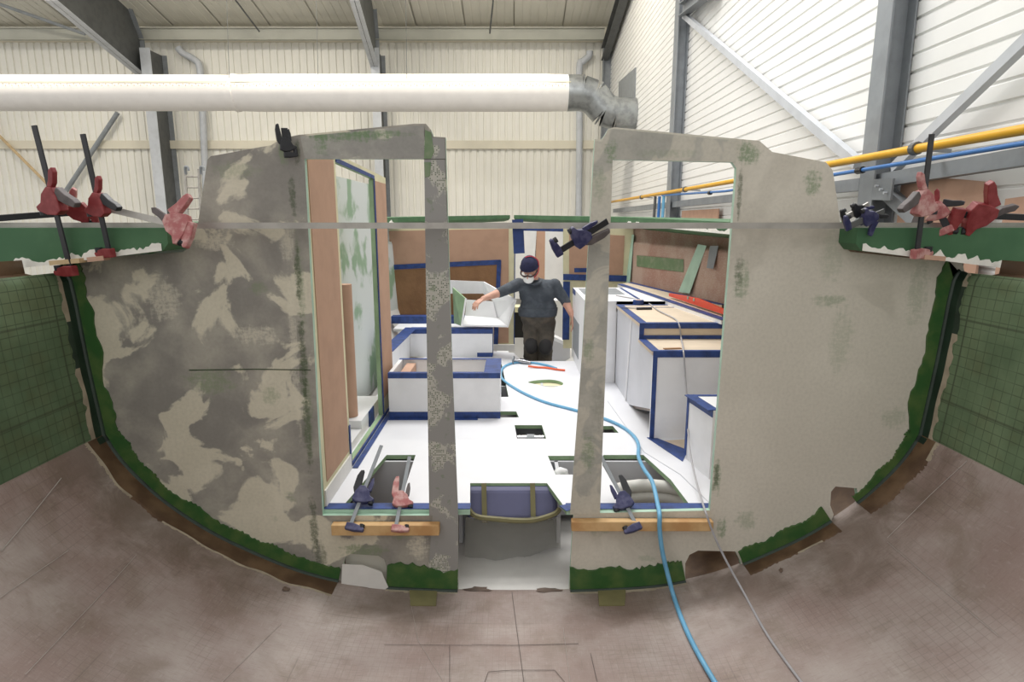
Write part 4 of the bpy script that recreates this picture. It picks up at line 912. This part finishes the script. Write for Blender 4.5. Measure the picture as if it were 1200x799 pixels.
# ================================================================== WORKER
WY = far + .32
def Wp(px, py, dy=0.0): return P(px, py, WY + dy)
pw = Wp(630, 440)
person = thing('person', V((pw.x, WY, zz - .37)), 'worker in grey sweater, navy cap and white dust mask leaning over the white box', 'person')
def capsule(mb, a, b, ra, rb, seg=14):
    a, b = V(a), V(b); d = (b - a); Ln = d.length; d.normalize(); pts = []; rr = []
    for k in range(4): an_ = math.pi / 2 * (1 - k / 4); pts.append(a - d * ra * math.sin(an_)); rr.append(max(ra * math.cos(an_), .001))
    pts.append(a); rr.append(ra); pts.append(b); rr.append(rb)
    for k in range(1, 5): an_ = math.pi / 2 * k / 4; pts.append(b + d * rb * math.sin(an_)); rr.append(max(rb * math.cos(an_), .001))
    mb.add(*tube(pts, rr, seg))
def ellip(mb, c, r, rot=None):
    bm = bmesh.new(); bmesh.ops.create_icosphere(bm, subdivisions=3, radius=1)
    R_ = rot or Matrix.Identity(3); vs = [V(c) + R_ @ V((v_.co.x * r[0], v_.co.y * r[1], v_.co.z * r[2])) for v_ in bm.verts]
    fs = [[q_.index for q_ in f_.verts] for f_ in bm.faces]; bm.free(); mb.add(vs, fs)
mb = MB()
pel = Wp(631, 372, .06); che = Wp(630, 343, -.04); nec = Wp(626, 329, -.1); hd = Wp(620.5, 316, -.2)
shR = Wp(608, 333, -.06); elR = Wp(585, 343, -.22); wrR = Wp(566, 350, -.36); 
shL = Wp(650, 334, -.02); elL = Wp(663, 354, -.04); wrL = Wp(670.5, 370, -.12)
kR = Wp(622.5, 402, -.06); kL = Wp(639, 403, -.1); hipR = Wp(623, 376, .05); hipL = Wp(640, 376, .05)
fz = zz - .37
anR = V((kR.x - .01, kR.y + .1, fz + .1)); anL = V((kL.x + .0, kL.y + .12, fz + .1))
ellip(mb, (pel + che) / 2 + V((0, 0, -.06)), (.225, .15, .25)); ellip(mb, che + V((0, .02, .0)), (.225, .145, .17)); ellip(mb, pel, (.195, .14, .14))
capsule(mb, shR + V((.02, 0, -.01)), shL + V((-.02, 0, -.01)), .075, .075); capsule(mb, che + V((0, 0, .08)), nec, .1, .066); capsule(mb, nec, hd + V((.01, .03, -.05)), .06, .055)
capsule(mb, shR, elR, .076, .058); capsule(mb, elR, wrR, .05, .03); capsule(mb, shL, elL, .078, .06); capsule(mb, elL, wrL, .05, .031)
capsule(mb, hipR, kR, .112, .095); capsule(mb, hipL, kL, .112, .098); capsule(mb, kR, anR, .09, .075); capsule(mb, kL, anL, .092, .075)
for an_, k_ in ((anR, kR), (anL, kL)): capsule(mb, an_ + V((0, .05, -.055)), an_ + V((-.02, -.14, -.06)), .045, .036)
# head: skull, jaw, nose, ears, turned down to the left
HR = Matrix.Rotation(math.radians(28), 3, 'X') @ Matrix.Identity(3); HZ = Matrix.Rotation(math.radians(-14), 3, 'Z'); HM = HZ @ HR
def H(x, y, z): return hd + HM @ V((x * 1.13, y * 1.1, z * 1.12))
ellip(mb, H(0, .01, .02), (.078, .1, .1), HM); ellip(mb, H(0, -.035, -.06), (.058, .062, .065), HM); capsule(mb, H(0, -.092, .0), H(0, -.112, -.035), .012, .017); ellip(mb, H(-.08, .015, -.015), (.012, .022, .034), HM); ellip(mb, H(.08, .015, -.015), (.012, .022, .034), HM)
# hands
def hand(wr, d, palm_n, side, sc=1.0, curl=.5):
    d = V(d).normalized(); n_ = V(palm_n); n_ = (n_ - d * n_.dot(d)).normalized(); x = d.cross(n_) * side
    pc = wr + d * .05 * sc
    for k in range(4):
        o_ = (k - 1.5) * .02 * sc; ln = (.078, .088, .082, .064)[k] * sc
        kn = wr + d * .092 * sc + x * o_; capsule(mb, wr + d * .01 + x * o_ * .6, kn, .014 * sc, .0125 * sc, 8)
        m1 = kn + (d * math.cos(curl * .6) + n_ * math.sin(curl * .6)) * ln * .5 + x * o_ * .25; m2 = m1 + (d * math.cos(curl * 1.3) + n_ * math.sin(curl * 1.3)) * ln * .5
        capsule(mb, kn, m1, .0098 * sc, .009 * sc, 8); capsule(mb, m1, m2, .009 * sc, .0075 * sc, 8)
    b = wr + d * .03 * sc - x * .03 * sc; m1 = b + (d * .6 - x * .75 + n_ * .2).normalized() * .05 * sc; m2 = m1 + (d * .9 - x * .2 + n_ * .3).normalized() * .04 * sc
    capsule(mb, b, m1, .014 * sc, .011 * sc, 8); capsule(mb, m1, m2, .0105 * sc, .009 * sc, 8)
hand(wrR, (wrR - elR).normalized() + V((-.1, -.2, -.35)), (0.2, .2, -1), 1, 1.05, .7); hand(wrL, (.1, -.2, -1), (-1, 0, -.1), -1, 1.05, .35)
tmp = bpy.data.meshes.new('tmp'); tmp.from_pydata(mb.v, [], mb.f); to = bpy.data.objects.new('tmp', tmp); COL.objects.link(to)
rm = to.modifiers.new('r', 'REMESH'); rm.mode = 'VOXEL'; rm.voxel_size = .0065; sm = to.modifiers.new('s', 'SMOOTH'); sm.factor = .5; sm.iterations = 4
dg = bpy.context.evaluated_depsgraph_get(); ev = bpy.data.meshes.new_from_object(to.evaluated_get(dg))
bpy.data.objects.remove(to); 
sweatc = simple('grey_sweater', (66, 72, 80), .9, .12, 10, c2=(82, 88, 96)); trou = simple('stained_work_trousers', (92, 84, 74), .9, .2, 8, c2=(66, 62, 56)); skinm = simple('skin', (206, 158, 138), .55, .06, 20); boot = simple('dark_boot', (44, 42, 42), .7, .1)
for m_ in (sweatc, trou): 
    pass
vs = [v_.co.copy() for v_ in ev.vertices]; fs = [tuple(p.vertices) for p in ev.polygons]; mid = []
def segt(p, a, b): d = b - a; t_ = max(0, min(1, (p - a).dot(d) / d.dot(d))); return t_, (p - a - d * t_).length
hem = pel.z + .03
for p in ev.polygons:
    c = p.center; m_ = 0
    tR, dR = segt(c, elR, wrR); tL, dL = segt(c, elL, wrL); tn, dn = segt(c, nec, hd)
    if (c - hd).length < .16 and c.z > nec.z + .015: m_ = 2
    elif dR < .2 and tR > .12 and c.x < shR.x - .1: m_ = 2
    elif dL < .28 and tL > .1 and c.x > elL.x - .04 and c.z < elL.z: m_ = 2
    elif c.z < fz + .13: m_ = 3
    elif c.z < hem: m_ = 1
    mid.append(m_)
for v_ in vs:      # soft cloth folds on torso and legs
    if v_.z < nec.z - .02 and shR.x - .12 < v_.x < shL.x + .12 and v_.z > fz + .13:
        k = noise.noise(V((v_.x * 9, v_.y * 9, v_.z * 14))) * .011 + noise.noise(V((v_.x * 22, v_.y * 22, v_.z * 30 + v_.x * 20))) * .004
        dv = V((v_.x - che.x, v_.y - che.y, 0)).normalized(); v_ += dv * k
        if v_.z > hem and v_.z < hem + .1: v_ += dv * .012
bpy.data.meshes.remove(ev)
mk('body', vs, fs, [sweatc, trou, skinm, boot], person, 'all', midx=mid)
navyc = simple('navy_knit_cap', (38, 40, 72), .9, .15, 40, bump=.3); maskm = simple('white_dust_mask', (236, 236, 234), .8, .03); redst = simple('red_strap', (196, 56, 78), .6, .1); lens_ = simple('dark_glasses', (60, 40, 44), .3, .1)
cb = MB(); bm = bmesh.new(); bmesh.ops.create_uvsphere(bm, u_segments=20, v_segments=12, radius=1)
cv = []; keep = {}
for v_ in bm.verts:
    keep[v_.index] = len(cv); z_ = max(v_.co.z, -.12); cv.append(H(v_.co.x * .088, v_.co.y * .112 + .015, z_ * .098 + .045))
cb.add(cv, [[keep[q_.index] for q_ in f_.verts] for f_ in bm.faces]); bm.free()
cap_o = cb.build('knit_cap', navyc, person, 'all'); rim = [H(.09 * math.cos(a), .114 * math.sin(a) + .015, .036) for a in [k * .314 for k in range(21)]]; mk('cap_rim', *tube(rim, .009, 6), navyc, cap_o, True)
cb = MB(); ellip(cb, H(0, -.082, -.055), (.062, .052, .058), HM); cb.build('dust_mask', maskm, person, 'all')
st_ = [H(.05, -.06, -.06), H(.084, -.01, -.03), H(.094, .02, .03), H(.085, .03, .1), H(.03, .02, .147), H(-.03, .0, .147)]; mk('mask_strap', *tube(smoothpts(st_, 4), .006, 6), redst, person, True)
mk('glasses', *tube(smoothpts([H(-.082, -.01, .0), H(-.07, -.085, -.005), H(-.03, -.112, -.012), H(0, -.11, -.005), H(.03, -.112, -.012), H(.07, -.085, -.005), H(.082, -.01, .0)], 3), .009, 6), lens_, person, True)
col = [nec + V((.075 * math.cos(a), .075 * math.sin(a) - .01, -.005 + .02 * math.sin(a))) for a in [k * .314 for k in range(21)]]; mk('collar', *tube(col, .018, 8), sweatc, person, True)
for k_, a_ in ((kR, anR), (kL, anL)):
    cb = MB(); ellip(cb, k_ + V((0, -.045, -.02)), (.082, .062, .105)); cb.build('knee_pad', boot, person, 'all')

# ================================================================== HOSES, CABLE, AIR TOOL
def fl(px, py, h=.012): return FL(px, py) + V((0, 0, h))
hp = [fl(652, 433), fl(640, 429), fl(622, 426), fl(604, 426), fl(592, 430), fl(587.5, 436), fl(588, 444), fl(597, 452), fl(616, 463), fl(640, 473), fl(670, 481), fl(705, 491), fl(728, 501), fl(742, 512), fl(748, 524, .02), fl(748, 540, .03), fl(754, 556, .04), fl(764, 574, .05), P(771, 592, BK + .04), P(773, 604, BK - .075), P(773, 620, BK - .085), P(776, 645, BK - .09), P(783, 675, BK - .1)]
hp += [hullhit(790, 700, .02), hullhit(800, 728, .016), hullhit(815, 760, .016), hullhit(840, 803, .016), hullhit(870, 850, .016)]
o = mk('air_hose', *tube(smoothpts(hp, 6), .0125, 10), M['hose'], None, True); props(o, 'long light blue air hose running from the cabin floor over the right sill', 'hose')
o = mk('orange_hose', *tube(smoothpts([fl(619, 431, .02), fl(630, 431.5), fl(640, 432), fl(652, 434), fl(662, 435)], 5), .011, 8), M['orangehose'], None, True); props(o, 'short orange hose lying beside the air tool on the white floor', 'hose')
q = fl(601, 426, .04); t = thing('air_sander', q - V((0, 0, .04)), 'small chrome air sander lying on the white floor', 'sander')
mk('disc', *tube([q, q + V((.015, -.003, 0))], .05, 18), M['steel'], t, True); mk('shaft', *tube([q + V((.015, 0, 0)), q + V((.07, 0, -.005))], .014, 10), M['chrome'], t, True); mk('handle', *tube([q + V((.07, 0, -.005)), q + V((.13, -.02, -.012)), q + V((.2, -.05, -.02))], [.02, .024, .018], 12), M['chrome'], t, True); mk('lever', *beam(q + V((.08, 0, .02)), q + V((.17, -.04, .012)), .016, .006), M['black'], t)
cp = [PZ(722, 346, zr_ + .006 - CZ), PZ(738, 349, zr_ + .006 - CZ), PZ(756, 353, zc1_ + .01 - CZ), PZ(772, 364, zc1_ + .01 - CZ), PZ(790, 373, zc1_ + .01 - CZ), P(796, 381, y1 - .02), P(798, 395, y1 - .03), P(801, 411, y2 - .03), P(803, 440, y2 - .05), P(805, 470, 4.15), P(806, 500, 3.95), P(809, 530, 3.7), P(815, 560, 3.45), P(823, 588, 3.2), P(828, 603, BK - .07), P(836, 625, BK - .075), P(850, 655, BK - .12)]
cp += [hullhit(872, 695, .012), hullhit(900, 745, .01), hullhit(942, 803, .01), hullhit(980, 850, .01)]
o = mk('power_cable', *tube(smoothpts(cp, 6), .006, 8), M['cable'], None, True); props(o, 'thin grey cable hanging from the galley worktop over the right sill and onto the hull', 'cable')

# ================================================================== CLAMPS
def prism(pts, y0, y1):
    n_ = len(pts); v = [V((x, y0, z)) for x, z in pts] + [V((x, y1, z)) for x, z in pts]
    return v, [tuple(range(n_)), tuple(range(n_, 2 * n_))] + [(i, (i + 1) % n_, (i + 1) % n_ + n_, i + n_) for i in range(n_)]
BODY = [(.075, -.012), (.08, .004), (.05, .018), (.035, .05), (.0, .075), (-.03, .07), (-.045, .03), (-.05, -.02), (-.02, -.035), (.03, -.03)]
HAND = [(-.03, .045), (-.045, .02), (-.085, .0), (-.12, -.012), (-.135, .004), (-.12, .02), (-.085, .04), (-.05, .07)]
TRIG = [(-.02, .07), (-.035, .085), (-.05, .125), (-.045, .145), (-.025, .135), (-.012, .1), (.005, .075)]
JAW = [(-.025, -.02), (-.025, .02), (.02, .022), (.07, .012), (.085, .0), (.08, -.014), (.03, -.022)]
HANDC = [(-.03, .03), (-.05, .02), (-.066, .05), (-.07, .13), (-.06, .17), (-.04, .175), (-.032, .12), (-.024, .06)]
TRIGC = [(.02, .05), (.018, .08), (.022, .13), (.034, .14), (.044, .1), (.045, .045)]
def clamp(name, label, a, b, jaw, slide, sc=1.0, body='red', grip='greyplastic', trig='red', bar='black', group='one-handed bar clamps', fixed=True, barw=.03, closed=False):
    a, b = V(a), V(b); z = (b - a).normalized(); x = V(jaw); x = (x - z * x.dot(z)).normalized(); y = z.cross(x); Ln = (b - a).length
    t = thing(name, a, label, 'clamp', group); t.rotation_euler = Matrix((x, y, z)).transposed().to_euler()
    mk('bar', *box((-barw / 2, -.004, 0), (barw / 2, .004, Ln)), M[bar], t, local=True)
    def bev(o, wd=.004):
        m = o.modifiers.new('bevel', 'BEVEL'); m.width = wd; m.segments = 2; m.limit_method = 'ANGLE'; return o
    def at_(pts, z0, flip=1): return [(px * sc, z0 + flip * pz * sc) for px, pz in pts]
    bo_ = bev(mk('sliding_body', *prism(at_(BODY, slide), -.018 * sc, .018 * sc), M[body], t, local=True))
    bev(mk('grip', *prism(at_(HANDC if closed else HAND, slide), -.014 * sc, .014 * sc), M[grip], bo_, local=True)); bev(mk('trigger', *prism(at_(TRIGC if closed else TRIG, slide), -.01 * sc, .01 * sc), M[trig], bo_, local=True))
    mk('pad', *tube([V((.065 * sc, 0, slide - .012 * sc)), V((.065 * sc, 0, slide - .03 * sc))], .016 * sc, 10), M['black'], bo_, local=True)
    if fixed:
        fj = bev(mk('fixed_jaw', *prism(at_(JAW, .015), -.014 * sc, .014 * sc), M[body], t, local=True)); mk('pad', *tube([V((.065 * sc, 0, .02)), V((.065 * sc, 0, .02 + .02 * sc))], .016 * sc, 10), M['black'], fj, local=True)
    return t
def C(px, py, Y=2.95): return P(px, py, Y)
clamp('bar_clamp', 'red bar clamp standing at the far left of the batten, its tall black bar highest', C(84, 321, 2.97), C(40, 147, 2.93), (-1, .35, 0), .32, 1.2)
clamp('bar_clamp', 'red bar clamp with upright black bar, second from the left on the green deck', C(129, 300, 2.97), C(97, 157, 2.93), (-1, .4, 0), .22, 1.05, grip='black')
clamp('bar_clamp', 'worn pinkish clamp lying across the deck with its handle up beside the left bulkhead', C(226, 268, 2.9), C(120, 243, 2.98), (.25, -.3, -1), .06, 1.15, 'redworn', 'redworn', 'greyplastic', 'alu')
clamp('bar_clamp', 'red clamp lying on the deck between the two upright left clamps', C(112, 247, 3.1), C(-20, 257, 3.0), (0, .3, -1), .06, .9, 'red', 'redworn', 'black', 'black')
clamp('bar_clamp', 'dusty red bar clamp standing on the right deck with a tall dark bar', C(1074, 301, 2.97), C(1092, 157, 2.93), (1, .4, 0), .23, 1.15, 'redworn', 'greyplastic', 'redworn', 'black')
clamp('bar_clamp', 'bright red pistol-grip clamp lying on the right deck with its grey handle up', C(1118, 251, 2.98), C(1230, 256, 2.98), (-.1, .4, -1), .1, 1.25, 'red', 'red', 'greyplastic', 'black')
clamp('bar_clamp', 'small dusty red clamp hanging below the batten on the right deck', C(1113, 272, 2.98), C(1098, 243, 3.02), (-.6, .6, 0), .1, .8, 'redworn', 'black', 'red', 'black')
clamp('bar_clamp', 'navy clamp lying flat at the right bulkhead edge, the lower of two', C(990, 267, 2.96), C(1036, 248, 2.96), (.3, -.2, 1), .11, .7, 'navy', 'navy', 'black', 'steeldark')
clamp('bar_clamp', 'navy clamp lying at the right bulkhead edge, the upper of two', C(986, 258, 3.0), C(1018, 240, 3.0), (.3, -.2, 1), .08, .6, 'black', 'navy', 'navy', 'alu')
clamp('bar_clamp', 'navy clamp gripping the batten to the right doorway post', C(651, 297, 3.0), C(712, 259, 3.03), (.3, -.1, .8), .13, .9, 'navy', 'greyplastic', 'navy', 'black', closed=True)
clamp('bar_clamp', 'black clamp on the top edge of the left bulkhead', C(337, 185, 3.1), C(333, 150, 3.1), (.9, .5, 0), .05, .62, 'black', 'black', 'black', 'black', closed=True)
clamp('bar_clamp', 'navy clamp holding the pine block under the left doorway sill', C(409, 620, 3.075), P(447, 522, 3.5), (1, .5, .3), .19, .95, 'navy', 'black', 'navy', 'steel', closed=True, barw=.02)
clamp('bar_clamp', 'worn pink clamp holding the pine block under the left doorway sill', C(463, 622, 3.075), P(480, 535, 3.45), (1, .4, .2), .17, .9, 'redworn', 'redworn', 'greyplastic', 'steel', closed=True, barw=.02)
clamp('bar_clamp', 'navy clamp holding the pine block under the right doorway sill', C(748, 620, 3.075), P(702, 530, 3.45), (-1, .4, .2), .16, .95, 'navy', 'black', 'navy', 'steel', closed=True, barw=.02)
# packing pieces under the clamps
for (x0, y0_, x1, y1_, mat, lab) in ((62, 308, 97, 305, 'woodpale', 'pale wood packing piece under the far left clamp'), (106, 304, 125, 302, 'pinkply', 'reddish wood packing piece under the second left clamp'), (1080, 301, 1104, 303, 'pinkply', 'reddish wood packing piece under the right upright clamp')):
    props(mk('packing_piece', *beam(C(x0, y0_, 2.985), C(x1, y1_, 2.985), .05, .022), M[mat]), lab, 'wood block')
